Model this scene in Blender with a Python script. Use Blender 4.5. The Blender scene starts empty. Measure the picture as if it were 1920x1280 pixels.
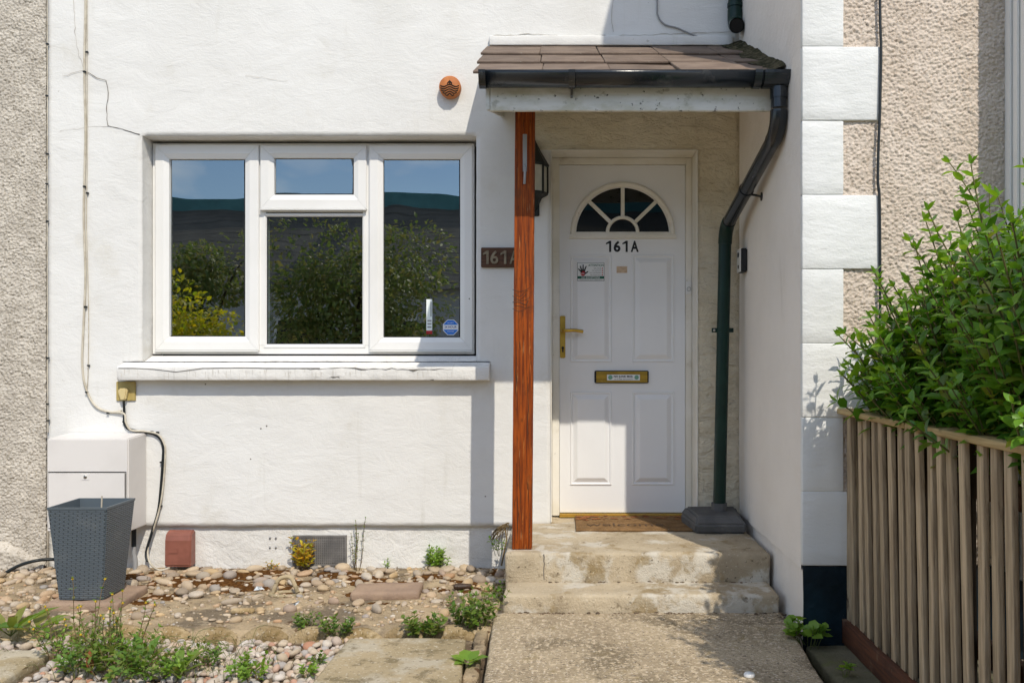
import bpy, bmesh, math, random
import numpy as np
from mathutils import Vector, Matrix, Euler

random.seed(7)
rng = np.random.default_rng(7)
SC = bpy.context.scene
COL = SC.collection
PI = math.pi

# ---------------------------------------------------------------- camera, sky, sun, exposure
F, VX, VY, EYE, CAMY = 1680.0, 1050.0, 660.0, 1.21, -5.0
cam_d = bpy.data.cameras.new("camera")
cam = bpy.data.objects.new("camera", cam_d)
COL.objects.link(cam)
cam.location = (0, CAMY, EYE)
cam.rotation_euler = (PI / 2, 0, 0)
cam_d.sensor_width = 36.0
cam_d.lens = F / 1920 * 36.0
cam_d.shift_x = (960 - VX) / 1920
cam_d.shift_y = (VY - 640) / 1920
cam_d.clip_start = 0.05
cam_d.clip_end = 500
SC.camera = cam

LIGHT_DIR = Vector((-0.41, 1.0, -1.22)).normalized()
SUN_EL = math.asin(-LIGHT_DIR.z)
SUN_ROT = math.atan2(-LIGHT_DIR.x, -LIGHT_DIR.y)

world = bpy.data.worlds.new("World")
SC.world = world
world.use_nodes = True
wn = world.node_tree
for n in list(wn.nodes):
    wn.nodes.remove(n)
w_out = wn.nodes.new("ShaderNodeOutputWorld")
w_bg = wn.nodes.new("ShaderNodeBackground")
w_bg.inputs["Strength"].default_value = 0.145
sky = wn.nodes.new("ShaderNodeTexSky")
sky.sky_type = 'NISHITA'
sky.sun_disc = False
sky.sun_elevation = SUN_EL
sky.sun_rotation = SUN_ROT
sky.air_density = 1.0
sky.dust_density = 0.2
sky.ozone_density = 3.5
# scattered white clouds over the whole dome
w_tc = wn.nodes.new("ShaderNodeTexCoord")
w_no = wn.nodes.new("ShaderNodeTexNoise")
w_no.inputs["Scale"].default_value = 3.2
w_no.inputs["Detail"].default_value = 8
w_mp = wn.nodes.new("ShaderNodeMapping")
w_mp.inputs["Scale"].default_value = (1, 1, 2.2)
w_rp = wn.nodes.new("ShaderNodeValToRGB")
w_rp.color_ramp.elements[0].position = 0.47
w_rp.color_ramp.elements[1].position = 0.66
w_mx = wn.nodes.new("ShaderNodeMixRGB")
w_mx.inputs["Color2"].default_value = (9.5, 9.7, 10.0, 1)
wn.links.new(w_tc.outputs["Generated"], w_mp.inputs["Vector"])
wn.links.new(w_mp.outputs["Vector"], w_no.inputs["Vector"])
wn.links.new(w_no.outputs["Fac"], w_rp.inputs["Fac"])
wn.links.new(w_rp.outputs["Color"], w_mx.inputs["Fac"])
wn.links.new(sky.outputs["Color"], w_mx.inputs["Color1"])
wn.links.new(w_mx.outputs["Color"], w_bg.inputs["Color"])
wn.links.new(w_bg.outputs["Background"], w_out.inputs["Surface"])

sun_d = bpy.data.lights.new("sun", 'SUN')
sun_d.energy = 2.9
sun_d.angle = math.radians(0.5)
sun_d.color = (1.0, 0.925, 0.80)
sun = bpy.data.objects.new("sun", sun_d)
COL.objects.link(sun)
sun.rotation_euler = LIGHT_DIR.to_track_quat('-Z', 'Y').to_euler()
sun.location = (4, -8, 10)

SC.view_settings.view_transform = 'Standard'
SC.view_settings.look = 'None'
SC.view_settings.exposure = 0.30
SC.view_settings.gamma = 1.0
SC.view_settings.use_curve_mapping = False
SC.render.engine = 'CYCLES'
SC.cycles.use_denoising = True
SC.cycles.max_bounces = 8
SC.cycles.transparent_max_bounces = 12


# ---------------------------------------------------------------- helpers: measuring
def px(x, y):            # world X of picture column x at world depth y
    return (x - VX) * (y - CAMY) / F


def pz(v, y):            # world Z of picture row v at world depth y
    return EYE + (VY - v) * (y - CAMY) / F


def P(x, v, y):
    return Vector((px(x, y), y, pz(v, y)))


def ground_y(v, z=0.0):  # world Y where picture row v meets height z
    return (EYE - z) * F / (v - VY) + CAMY


def G(x, v, z=0.0):
    y = ground_y(v, z)
    return Vector((px(x, y), y, z))


def vnoise(x, y, seed=0.0):
    xi, yi = np.floor(x), np.floor(y)
    fx, fy = x - xi, y - yi
    ux, uy = fx * fx * (3 - 2 * fx), fy * fy * (3 - 2 * fy)

    def h(i, j):
        s = np.sin(i * 127.1 + j * 311.7 + seed * 74.7) * 43758.5453
        return s - np.floor(s)
    a, b, c, d = h(xi, yi), h(xi + 1, yi), h(xi, yi + 1), h(xi + 1, yi + 1)
    return (a + (b - a) * ux) * (1 - uy) + (c + (d - c) * ux) * uy


def fbm(x, y, seed=0.0, octs=4):
    t, a, s = 0, 0.5, 0
    for k in range(octs):
        t = t + a * vnoise(x * 2 ** k, y * 2 ** k, seed + k * 3.3)
        s += a
        a *= 0.5
    return t / s - 0.5


# ---------------------------------------------------------------- helpers: materials
class NT:
    def __init__(self, name):
        self.m = bpy.data.materials.new(name)
        self.m.use_nodes = True
        self.t = self.m.node_tree
        for n in list(self.t.nodes):
            self.t.nodes.remove(n)
        self.out = self.t.nodes.new("ShaderNodeOutputMaterial")

    def n(self, typ, props=None, **inp):
        nd = self.t.nodes.new(typ)
        for k, v in (props or {}).items():
            setattr(nd, k, v)
        for k, v in inp.items():
            key = int(k[1:]) if k[0] == '_' else k.replace('__', ' ')
            self.set(nd.inputs[key], v)
        return nd

    def set(self, sock, v):
        if isinstance(v, bpy.types.NodeSocket):
            self.t.links.new(v, sock)
        elif isinstance(v, bpy.types.Node):
            self.t.links.new(v.outputs[0], sock)
        else:
            if isinstance(v, tuple) and len(v) == 3 and sock.type == 'RGBA':
                v = (*v, 1)
            sock.default_value = v

    def math(self, op, a, b=0.0):
        return self.n("ShaderNodeMath", {'operation': op}, _0=a, _1=b).outputs[0]

    def noise(self, vec, scale, detail=6, rough=0.55, dist=0.0):
        return self.n("ShaderNodeTexNoise", None, Vector=vec, Scale=scale, Detail=detail,
                      Roughness=rough, Distortion=dist).outputs["Fac"]

    def ramp(self, fac, lo, hi):
        r = self.n("ShaderNodeMapRange", {'interpolation_type': 'SMOOTHSTEP'}, Value=fac)
        r.inputs[1].default_value = lo
        r.inputs[2].default_value = hi
        return r.outputs[0]

    def mix(self, fac, a, b):
        return self.n("ShaderNodeMixRGB", None, Fac=fac, Color1=a, Color2=b).outputs[0]

    def island(self):
        g = self.n("ShaderNodeNewGeometry").outputs["Random Per Island"]
        o = self.n("ShaderNodeObjectInfo").outputs["Random"]
        return self.math('FRACT', self.math('ADD', g, o))


def surf(name, col, col2=None, scale=4.0, lohi=(0.38, 0.62), rough=0.8, spec=0.4, metal=0.0,
         stretch=(1, 1, 1), patches=(), bumps=(), rnd=0.0, coat=0.0, brick=None):
    t = NT(name)
    tc = t.n("ShaderNodeTexCoord").outputs["Object"]
    vec = tc
    if stretch != (1, 1, 1):
        vec = t.n("ShaderNodeMapping", None, Vector=tc, Scale=stretch).outputs[0]
    c = (*col, 1)
    if rnd or col2:
        oi = t.n("ShaderNodeObjectInfo").outputs["Random"]
        vec = t.n("ShaderNodeVectorMath", {'operation': 'ADD'}, _0=vec,
                  _1=t.n("ShaderNodeCombineXYZ", None, X=t.math('MULTIPLY', oi, 37.0 if rnd else 0.0))).outputs[0]
    if col2:
        c = t.mix(t.ramp(t.noise(vec, scale), *lohi), (*col, 1), (*col2, 1))
    for pt in patches:            # (scale, lo, hi, colour, amount[, stretch])
        pv = tc if len(pt) < 6 else t.n("ShaderNodeMapping", None, Vector=tc, Scale=pt[5]).outputs[0]
        f = t.math('MULTIPLY', t.ramp(t.noise(pv, pt[0], 8, 0.62), pt[1], pt[2]), pt[4])
        c = t.mix(f, c, (*pt[3], 1))
    if brick:                     # (width, height, mortar colour)
        pass
    if rnd:
        r = t.n("ShaderNodeMapRange", None, Value=t.island())
        r.inputs[3].default_value = 1 - rnd
        r.inputs[4].default_value = 1 + rnd
        c = t.n("ShaderNodeHueSaturation", None, Value=r.outputs[0], Color=c).outputs[0]
    b = t.n("ShaderNodeBsdfPrincipled", None, Roughness=rough, Metallic=metal)
    t.set(b.inputs["Base Color"], c)
    b.inputs["Specular IOR Level"].default_value = spec
    b.inputs["Coat Weight"].default_value = coat
    last = None
    for bp in bumps:              # (kind, scale, distance[, stretch[, distortion]])
        bv = tc if len(bp) < 4 or bp[3] is None else t.n("ShaderNodeMapping", None, Vector=tc, Scale=bp[3]).outputs[0]
        if bp[0] == 'n':
            h = t.noise(bv, bp[1], 8, 0.6, bp[4] if len(bp) > 4 else 0.0)
        else:
            h = t.n("ShaderNodeTexVoronoi", None, Vector=bv, Scale=bp[1]).outputs["Distance"]
        nb = t.n("ShaderNodeBump", None, Strength=1.0, Distance=bp[2], Height=h)
        if last:
            t.set(nb.inputs["Normal"], last.outputs[0])
        last = nb
    if last:
        t.set(b.inputs["Normal"], last.outputs[0])
    t.t.links.new(b.outputs[0], t.out.inputs["Surface"])
    return t.m


def flat(name, col, rough=0.6, metal=0.0, spec=0.4):
    return surf(name, col, rough=rough, metal=metal, spec=spec)


def leafmat(name, cols, rough=0.38, trans=0.35, spec=0.5):
    t = NT(name)
    r = t.n("ShaderNodeValToRGB", None, Fac=t.island())
    cr = r.color_ramp
    while len(cr.elements) > 1:
        cr.elements.remove(cr.elements[-1])
    cr.elements[0].color = (*cols[0], 1)
    for k, c in enumerate(cols[1:], 1):
        e = cr.elements.new(k / (len(cols) - 1))
        e.color = (*c, 1)
    c = r.outputs[0]
    b = t.n("ShaderNodeBsdfPrincipled", None, Roughness=rough)
    t.set(b.inputs["Base Color"], c)
    b.inputs["Specular IOR Level"].default_value = spec
    tr = t.n("ShaderNodeBsdfTranslucent")
    hs = t.n("ShaderNodeHueSaturation", None, Hue=0.485, Saturation=1.1, Value=1.7, Color=c)
    t.set(tr.inputs["Color"], hs)
    mx = t.n("ShaderNodeMixShader", None, Fac=trans)
    t.t.links.new(b.outputs[0], mx.inputs[1])
    t.t.links.new(tr.outputs[0], mx.inputs[2])
    t.t.links.new(mx.outputs[0], t.out.inputs["Surface"])
    return t.m


def glassmat(name, tint, ior):
    t = NT(name)
    tr = t.n("ShaderNodeBsdfTransparent", None, Color=tint)
    gl = t.n("ShaderNodeBsdfGlossy", None, Roughness=0.0, Color=(0.95, 1.0, 1.0))
    fr = t.n("ShaderNodeFresnel", None, IOR=ior)
    nz = t.n("ShaderNodeBump", None, Strength=1.0, Distance=0.0014,
             Height=t.noise(t.n("ShaderNodeTexCoord").outputs["Object"], 2.6, 1))
    t.set(gl.inputs["Normal"], nz)
    bf = t.n("ShaderNodeNewGeometry").outputs["Backfacing"]
    fc = t.math('MULTIPLY', fr.outputs[0], t.math('SUBTRACT', 1.0, bf))
    mx = t.n("ShaderNodeMixShader", None, Fac=fc)
    t.t.links.new(tr.outputs[0], mx.inputs[1])
    t.t.links.new(gl.outputs[0], mx.inputs[2])
    t.t.links.new(mx.outputs[0], t.out.inputs["Surface"])
    return t.m


def stonemat(name, cols, rough=0.65):
    t = NT(name)
    r = t.n("ShaderNodeValToRGB", None, Fac=t.island())
    cr = r.color_ramp
    cr.interpolation = 'LINEAR'
    while len(cr.elements) > 1:
        cr.elements.remove(cr.elements[-1])
    cr.elements[0].color = (*cols[0], 1)
    for k, c in enumerate(cols[1:], 1):
        e = cr.elements.new(k / (len(cols) - 1))
        e.color = (*c, 1)
    tc = t.n("ShaderNodeTexCoord").outputs["Object"]
    n1 = t.noise(tc, 60, 6, 0.6)
    c = t.mix(t.math('MULTIPLY', t.ramp(n1, 0.45, 0.7), 0.35), r.outputs[0], (0.22, 0.17, 0.12, 1))
    b = t.n("ShaderNodeBsdfPrincipled", None, Roughness=rough)
    t.set(b.inputs["Base Color"], c)
    b.inputs["Specular IOR Level"].default_value = 0.35
    t.set(b.inputs["Normal"], t.n("ShaderNodeBump", None, Strength=1.0, Distance=0.0015, Height=t.noise(tc, 130, 5)))
    t.t.links.new(b.outputs[0], t.out.inputs["Surface"])
    return t.m


M = {}
M['wall'] = surf('white masonry paint', (0.75, 0.742, 0.715), (0.71, 0.70, 0.67), 1.3, (0.35, 0.65), 0.85, 0.2,
                 patches=[(1.1, 0.50, 0.66, (0.66, 0.645, 0.605), 0.5), (2.6, 0.56, 0.72, (0.60, 0.57, 0.50), 0.5), (26, 0.68, 0.74, (0.36, 0.32, 0.25), 0.5),
                          (3.5, 0.58, 0.80, (0.55, 0.53, 0.47), 0.5, (3.5, 1, 0.3)), (60, 0.70, 0.74, (0.2, 0.18, 0.15), 0.6)],
                 bumps=[('n', 5, 0.006, (1, 1, 1.6), 0.6), ('n', 26, 0.0014, (0.6, 1, 1.8), 1.4), ('n', 130, 0.0008)])
M['roughwall'] = surf('bounce warmed flaking paint', (0.78, 0.71, 0.56), (0.70, 0.62, 0.46), 2.6, (0.35, 0.65), 0.85, 0.2,
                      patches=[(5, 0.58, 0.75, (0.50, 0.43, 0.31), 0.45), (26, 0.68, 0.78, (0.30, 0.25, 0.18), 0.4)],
                      bumps=[('n', 7, 0.03, (0.8, 1, 1.6), 1.4), ('n', 24, 0.012, (0.7, 1, 1.4), 1.5), ('n', 110, 0.002)])  # flaked relief; cream tone puts warm bounce from the landing into the colour
M['return'] = surf('smooth cream masonry paint', (0.82, 0.765, 0.70), (0.77, 0.715, 0.65), 2.0, (0.3, 0.7), 0.8, 0.2,
                   patches=[(3, 0.58, 0.8, (0.52, 0.47, 0.40), 0.5, (1, 2.0, 0.5)), (38, 0.71, 0.76, (0.25, 0.2, 0.16), 0.6)],
                   bumps=[('n', 10, 0.008), ('n', 60, 0.002)])
M['quoin'] = surf('painted quoin', (0.75, 0.75, 0.73), (0.71, 0.71, 0.685), 4, (0.35, 0.65), 0.8, 0.2, rnd=0.03,
                  patches=[(20, 0.70, 0.78, (0.5, 0.48, 0.44), 0.5)],
                  bumps=[('n', 18, 0.005, (0.6, 1, 1.5)), ('n', 90, 0.0014)])
M['dash_left'] = surf('grey beige roughcast', (0.60, 0.55, 0.475), (0.50, 0.455, 0.39), 8, (0.4, 0.6), 0.95, 0.1,
                      patches=[(70, 0.54, 0.62, (0.27, 0.235, 0.18), 0.75), (90, 0.60, 0.66, (0.75, 0.70, 0.62), 0.6), (3, 0.55, 0.7, (0.40, 0.36, 0.30), 0.5)], bumps=[('n', 160, 0.004)])
M['dash_right'] = surf('pinkish beige roughcast', (0.66, 0.565, 0.475), (0.60, 0.505, 0.415), 6, (0.4, 0.6), 0.95, 0.1,
                       patches=[(60, 0.57, 0.64, (0.42, 0.33, 0.25), 0.7), (80, 0.62, 0.67, (0.78, 0.70, 0.60), 0.6), (3, 0.6, 0.72, (0.52, 0.40, 0.29), 0.5)], bumps=[('n', 160, 0.004)])
M['upvc'] = surf('white plastic', (0.80, 0.79, 0.765), (0.76, 0.75, 0.72), 2, rough=0.32, spec=0.5,
                 patches=[(7, 0.66, 0.85, (0.58, 0.54, 0.46), 0.35)])
M['frame'] = surf('aged white plastic', (0.80, 0.77, 0.70), (0.73, 0.69, 0.59), 3, rough=0.5, spec=0.4,
                  patches=[(9, 0.58, 0.75, (0.45, 0.38, 0.27), 0.55), (30, 0.66, 0.74, (0.2, 0.16, 0.1), 0.5)],
                  bumps=[('n', 40, 0.002)])
M['door'] = surf('white door skin', (0.80, 0.80, 0.80), (0.78, 0.78, 0.78), 3, rough=0.42, spec=0.5,
                 patches=[(40, 0.72, 0.78, (0.45, 0.43, 0.4), 0.4)], bumps=[('n', 160, 0.0005, (1, 1, 0.2))])
M['gasket'] = flat('black gasket', (0.012, 0.014, 0.016), 0.5)
M['glass'] = glassmat('double glazing', (0.72, 0.77, 0.77), 3.2)
M['fanglass'] = glassmat('dark obscured glazing', (0.10, 0.12, 0.13), 1.6)
M['tile'] = surf('brown concrete roof tile', (0.20, 0.148, 0.112), (0.145, 0.105, 0.08), 7, (0.35, 0.65), 0.8, 0.3, rnd=0.16,
                 patches=[(14, 0.60, 0.75, (0.26, 0.21, 0.175), 0.6), (28, 0.67, 0.73, (0.36, 0.35, 0.30), 0.7),
                          (5, 0.64, 0.72, (0.22, 0.19, 0.05), 0.7)], bumps=[('n', 30, 0.004), ('n', 140, 0.002)])
M['moss'] = surf('dark moss and grit', (0.035, 0.035, 0.018), (0.10, 0.085, 0.05), 30, (0.4, 0.6), 0.95, 0.1,
                 patches=[(22, 0.6, 0.7, (0.28, 0.26, 0.22), 0.8)], bumps=[('n', 60, 0.02)])
M['gutter'] = surf('black gutter plastic', (0.007, 0.010, 0.014), (0.016, 0.020, 0.025), 5, (0.4, 0.7), 0.24, 0.6,
                   stretch=(0.5, 1, 2), patches=[(9, 0.58, 0.75, (0.10, 0.10, 0.095), 0.5)], bumps=[('n', 14, 0.0015)])
M['pipe'] = surf('dark green pipe paint', (0.002, 0.020, 0.014), (0.005, 0.032, 0.023), 5, (0.4, 0.7), 0.34, 0.3,
                 patches=[(11, 0.62, 0.75, (0.07, 0.08, 0.075), 0.35), (70, 0.72, 0.75, (0.5, 0.5, 0.48), 0.7)],
                 bumps=[('n', 20, 0.002)])
M['fascia'] = surf('weathered white fascia board', (0.78, 0.77, 0.74), (0.66, 0.655, 0.61), 5, (0.35, 0.65), 0.7, 0.3,
                   stretch=(0.6, 1, 3),
                   patches=[(5, 0.46, 0.66, (0.40, 0.39, 0.26), 0.5, (1.2, 1, 2.5)), (12, 0.58, 0.68, (0.22, 0.21, 0.14), 0.5, (1, 1, 1.6)), (30, 0.61, 0.66, (0.03, 0.03, 0.02), 0.9)],
                   bumps=[('n', 40, 0.002, (0.3, 1, 2))])
M['timber'] = surf('orange brown stained timber', (0.33, 0.068, 0.006), (0.13, 0.024, 0.004), 3.2, (0.35, 0.65), 0.6, 0.2,
                   stretch=(34, 34, 1.3),
                   patches=[(5, 0.56, 0.74, (0.52, 0.19, 0.04), 0.8, (22, 22, 1.2)), (6, 0.56, 0.66, (0.075, 0.022, 0.006), 0.85, (18, 18, 2.2)), (2.2, 0.56, 0.68, (0.12, 0.035, 0.010), 0.75, (3, 3, 2.0)), (3, 0.62, 0.70, (0.50, 0.30, 0.14), 0.7, (40, 40, 2))],
                   bumps=[('n', 4, 0.004, (38, 38, 1.5))])
M['darktimber'] = surf('dark stained timber', (0.030, 0.016, 0.008), (0.055, 0.028, 0.013), 3.2, (0.35, 0.65), 0.45, 0.5,
                       stretch=(34, 34, 1.3), bumps=[('n', 4, 0.003, (38, 38, 1.5))])
M['slat'] = surf('weathered fence timber', (0.52, 0.40, 0.26), (0.33, 0.245, 0.155), 3, (0.35, 0.65), 0.8, 0.25, rnd=0.18,
                 stretch=(26, 26, 1.6),
                 patches=[(4, 0.60, 0.70, (0.16, 0.10, 0.055), 0.85, (12, 12, 1.2)), (2, 0.62, 0.68, (0.06, 0.035, 0.02), 0.9, (9, 9, 4)), (3, 0.58, 0.72, (0.46, 0.40, 0.31), 0.7, (20, 20, 1)),
                          (5, 0.64, 0.72, (0.40, 0.20, 0.07), 0.6, (10, 10, 1.5))],
                 bumps=[('n', 4, 0.004, (40, 40, 1.5))])
M['backslat'] = surf('gap shade slat timber', (0.085, 0.058, 0.036), (0.05, 0.035, 0.022), 3, (0.35, 0.65), 0.85, 0.2, rnd=0.2,
                     stretch=(26, 26, 1.6), bumps=[('n', 4, 0.004, (40, 40, 1.5))])  # rear slats painted dark, putting the shade between front slats into their colour
M['rail'] = surf('weathered fence cap timber', (0.50, 0.37, 0.18), (0.36, 0.25, 0.115), 3, (0.35, 0.65), 0.8, 0.25,
                 stretch=(24, 1.4, 24),
                 patches=[(5, 0.60, 0.70, (0.16, 0.12, 0.05), 0.8, (6, 2, 6))], bumps=[('n', 4, 0.004, (40, 1.5, 40))])
M['board'] = surf('red brown stained board', (0.12, 0.045, 0.022), (0.07, 0.03, 0.018), 4, (0.35, 0.65), 0.75, 0.25,
                  stretch=(20, 1.5, 20), patches=[(9, 0.60, 0.72, (0.20, 0.13, 0.08), 0.6)], bumps=[('n', 20, 0.003)])
M['step'] = surf('worn step concrete', (0.52, 0.435, 0.31), (0.38, 0.305, 0.205), 3.2, (0.36, 0.64), 0.92, 0.15,
                 patches=[(5, 0.50, 0.60, (0.62, 0.58, 0.50), 0.8), (7, 0.56, 0.66, (0.27, 0.19, 0.08), 0.65), (18, 0.60, 0.68, (0.13, 0.095, 0.05), 0.6),
                          (50, 0.64, 0.68, (0.09, 0.07, 0.045), 0.75), (75, 0.60, 0.66, (0.66, 0.57, 0.43), 0.7)],
                 bumps=[('n', 10, 0.012), ('n', 50, 0.005), ('n', 160, 0.003)])
M['path'] = surf('exposed aggregate concrete', (0.48, 0.385, 0.26), (0.36, 0.285, 0.19), 3, (0.36, 0.64), 0.95, 0.15,
                 patches=[(2.4, 0.50, 0.63, (0.21, 0.165, 0.105), 0.8), (9, 0.58, 0.70, (0.28, 0.21, 0.08), 0.5), (48, 0.52, 0.60, (0.66, 0.54, 0.38), 0.8),
                          (62, 0.58, 0.64, (0.11, 0.085, 0.06), 0.75), (95, 0.58, 0.64, (0.74, 0.66, 0.55), 0.85), (85, 0.60, 0.65, (0.10, 0.08, 0.06), 0.8)],
                 bumps=[('n', 45, 0.010), ('n', 130, 0.006)])
M['slab'] = surf('grey paving slab', (0.42, 0.335, 0.21), (0.31, 0.25, 0.15), 4, (0.3, 0.7), 0.92, 0.15, rnd=0.06,
                 patches=[(4, 0.50, 0.62, (0.46, 0.41, 0.32), 0.8), (11, 0.55, 0.66, (0.17, 0.135, 0.075), 0.75),
                          (70, 0.58, 0.64, (0.58, 0.51, 0.40), 0.7), (60, 0.60, 0.65, (0.10, 0.085, 0.06), 0.7)],
                 bumps=[('n', 20, 0.006), ('n', 120, 0.003)])
M['mortar'] = surf('sandy mortar bed', (0.50, 0.385, 0.245), (0.35, 0.265, 0.165), 5, (0.35, 0.65), 0.96, 0.1,
                   patches=[(2.6, 0.47, 0.58, (0.17, 0.135, 0.095), 0.85), (12, 0.54, 0.66, (0.52, 0.42, 0.28), 0.7),
                            (9, 0.60, 0.66, (0.075, 0.030, 0.010), 0.85), (30, 0.60, 0.66, (0.10, 0.075, 0.05), 0.7),
                            (110, 0.60, 0.68, (0.55, 0.48, 0.38), 0.6), (90, 0.62, 0.68, (0.12, 0.09, 0.07), 0.6)],
                   bumps=[('n', 30, 0.010), ('n', 120, 0.006)])
M['edging'] = surf('yellowish edging stone', (0.50, 0.385, 0.23), (0.34, 0.24, 0.12), 7, (0.35, 0.65), 0.93, 0.1, rnd=0.12,
                   patches=[(12, 0.52, 0.64, (0.22, 0.155, 0.06), 0.75), (60, 0.58, 0.64, (0.62, 0.52, 0.37), 0.7), (50, 0.6, 0.65, (0.09, 0.065, 0.03), 0.7)], bumps=[('n', 30, 0.012), ('n', 120, 0.005)])
M['soil'] = surf('dry soil', (0.20, 0.145, 0.095), (0.11, 0.08, 0.055), 9, (0.35, 0.65), 0.97, 0.1,
                 patches=[(60, 0.6, 0.68, (0.40, 0.32, 0.24), 0.7)], bumps=[('n', 40, 0.012), ('n', 150, 0.005)])
M['ground'] = surf('front yard ground', (0.34, 0.29, 0.22), (0.27, 0.235, 0.18), 0.6, (0.3, 0.7), 0.95, 0.1,
                   patches=[(40, 0.58, 0.68, (0.46, 0.40, 0.32), 0.5)], bumps=[('n', 30, 0.006)])
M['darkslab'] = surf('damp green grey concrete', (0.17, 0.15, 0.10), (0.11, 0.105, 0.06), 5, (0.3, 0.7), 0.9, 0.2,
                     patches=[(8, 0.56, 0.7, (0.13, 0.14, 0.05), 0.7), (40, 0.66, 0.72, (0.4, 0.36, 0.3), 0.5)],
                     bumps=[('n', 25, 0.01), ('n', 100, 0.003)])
M['pinkstone'] = surf('pinkish flat stone', (0.36, 0.255, 0.18), (0.29, 0.205, 0.15), 8, (0.35, 0.65), 0.92, 0.15,
                      patches=[(40, 0.6, 0.7, (0.22, 0.16, 0.12), 0.5)], bumps=[('n', 30, 0.005), ('n', 120, 0.002)])
M['plinth'] = surf('dark blue plinth paint', (0.003, 0.010, 0.015), (0.006, 0.022, 0.032), 6, (0.4, 0.7), 0.6, 0.2,
                   patches=[(16, 0.64, 0.72, (0.10, 0.14, 0.15), 0.6, (3, 3, 0.7))], bumps=[('n', 22, 0.008)])
M['base'] = surf('grey base plinth paint', (0.76, 0.745, 0.71), (0.68, 0.66, 0.62), 3, (0.35, 0.65), 0.85, 0.2,
                 patches=[(6, 0.60, 0.78, (0.50, 0.46, 0.39), 0.55), (34, 0.69, 0.74, (0.25, 0.22, 0.18), 0.7)],
                 bumps=[('n', 9, 0.010, (1, 1, 1.4), 0.8), ('n', 45, 0.003, None, 1.0), ('n', 140, 0.002)])
M['sill'] = surf('painted window sill', (0.78, 0.765, 0.73), (0.70, 0.685, 0.65), 5, (0.35, 0.65), 0.8, 0.2,
                 patches=[(10, 0.55, 0.78, (0.40, 0.38, 0.34), 0.55, (6, 1, 0.6)), (9, 0.66, 0.72, (0.06, 0.05, 0.04), 0.85, (1, 1, 4))],
                 bumps=[('n', 16, 0.006), ('n', 90, 0.002)])
M['brass'] = surf('lacquered brass', (0.55, 0.36, 0.07), (0.42, 0.27, 0.05), 12, rough=0.28, metal=1.0)
M['brassflat'] = surf('yellowed brass threshold', (0.62, 0.42, 0.10), rough=0.4, metal=0.8)
M['black'] = flat('black plastic', (0.010, 0.011, 0.013), 0.4)
M['blacktext'] = flat('black vinyl', (0.008, 0.008, 0.009), 0.5)
M['white'] = flat('white print', (0.75, 0.76, 0.75), 0.5)
M['green'] = flat('green print', (0.005, 0.10, 0.055), 0.5)
M['palegreen'] = flat('pale green print', (0.16, 0.34, 0.24), 0.5)
M['red'] = flat('red print', (0.40, 0.015, 0.02), 0.5)
M['blue'] = flat('blue print', (0.015, 0.17, 0.62), 0.45)
M['navy'] = flat('navy print', (0.02, 0.06, 0.22), 0.45)
M['cream'] = surf('cream paper', (0.62, 0.47, 0.33), (0.52, 0.38, 0.26), 60, rough=0.8)
M['paper'] = flat('pale paper', (0.82, 0.88, 0.85), 0.6)
M['lampglass'] = surf('frosted lamp glass', (0.62, 0.61, 0.52), (0.5, 0.5, 0.43), 10, rough=0.3)
M['lampmetal'] = surf('black green cast metal', (0.012, 0.016, 0.014), rough=0.5, bumps=[('n', 60, 0.001)])
M['plaquewood'] = surf('dark brown wood', (0.10, 0.042, 0.018), (0.065, 0.027, 0.012), 4, stretch=(2, 20, 20), rough=0.6,
                       bumps=[('n', 5, 0.002, (3, 40, 40))])
M['plaquetext'] = surf('tarnished metal numerals', (0.28, 0.23, 0.15), (0.18, 0.14, 0.09), 30, rough=0.5, metal=0.4)
M['terracotta'] = surf('orange terracotta', (0.50, 0.18, 0.055), (0.42, 0.14, 0.04), 20, rough=0.7, bumps=[('n', 80, 0.001)])
M['darkhole'] = flat('dark cavity', (0.012, 0.010, 0.008), 0.9)
M['redplastic'] = surf('red brown plastic cover', (0.27, 0.10, 0.07), (0.22, 0.08, 0.055), 12, rough=0.42, spec=0.5,
                       patches=[(20, 0.64, 0.74, (0.42, 0.24, 0.18), 0.5)])
M['grille'] = surf('dark grey grille', (0.19, 0.18, 0.17), (0.13, 0.125, 0.12), 10, rough=0.7)
M['meterbox'] = surf('pale grey plastic', (0.72, 0.69, 0.66), (0.67, 0.64, 0.61), 3, rough=0.5,
                     patches=[(6, 0.6, 0.8, (0.55, 0.50, 0.44), 0.45), (40, 0.72, 0.76, (0.35, 0.3, 0.26), 0.5)])
M['steel'] = surf('worn steel', (0.55, 0.54, 0.52), rough=0.35, metal=1.0)
M['socket'] = surf('yellowed plastic plate', (0.46, 0.36, 0.13), (0.40, 0.30, 0.10), 20, rough=0.5)
M['plug'] = flat('cream plastic', (0.62, 0.50, 0.25), 0.45)
M['cablewhite'] = surf('grubby white cable', (0.58, 0.53, 0.43), (0.46, 0.41, 0.32), 20, rough=0.6)
M['cablegrey'] = flat('grey cable', (0.30, 0.30, 0.30), 0.6)
M['cableblack'] = flat('black cable', (0.012, 0.016, 0.018), 0.5)
M['crack'] = flat('crack shadow dirt', (0.16, 0.14, 0.12), 0.95)
M['lightcrack'] = flat('fine crack dirt', (0.46, 0.43, 0.38), 0.95)
M['mat'] = surf('brown coir mat', (0.27, 0.16, 0.075), (0.19, 0.11, 0.05), 14, (0.35, 0.65), 0.97, 0.05,
                patches=[(120, 0.55, 0.68, (0.36, 0.24, 0.12), 0.7)], bumps=[('n', 220, 0.006)])
M['matorange'] = surf('orange mat print', (0.34, 0.12, 0.025), (0.22, 0.075, 0.03), 40, rough=0.97, bumps=[('n', 220, 0.006)])
M['mattext'] = surf('dark mat print', (0.085, 0.05, 0.028), rough=0.97)
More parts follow.
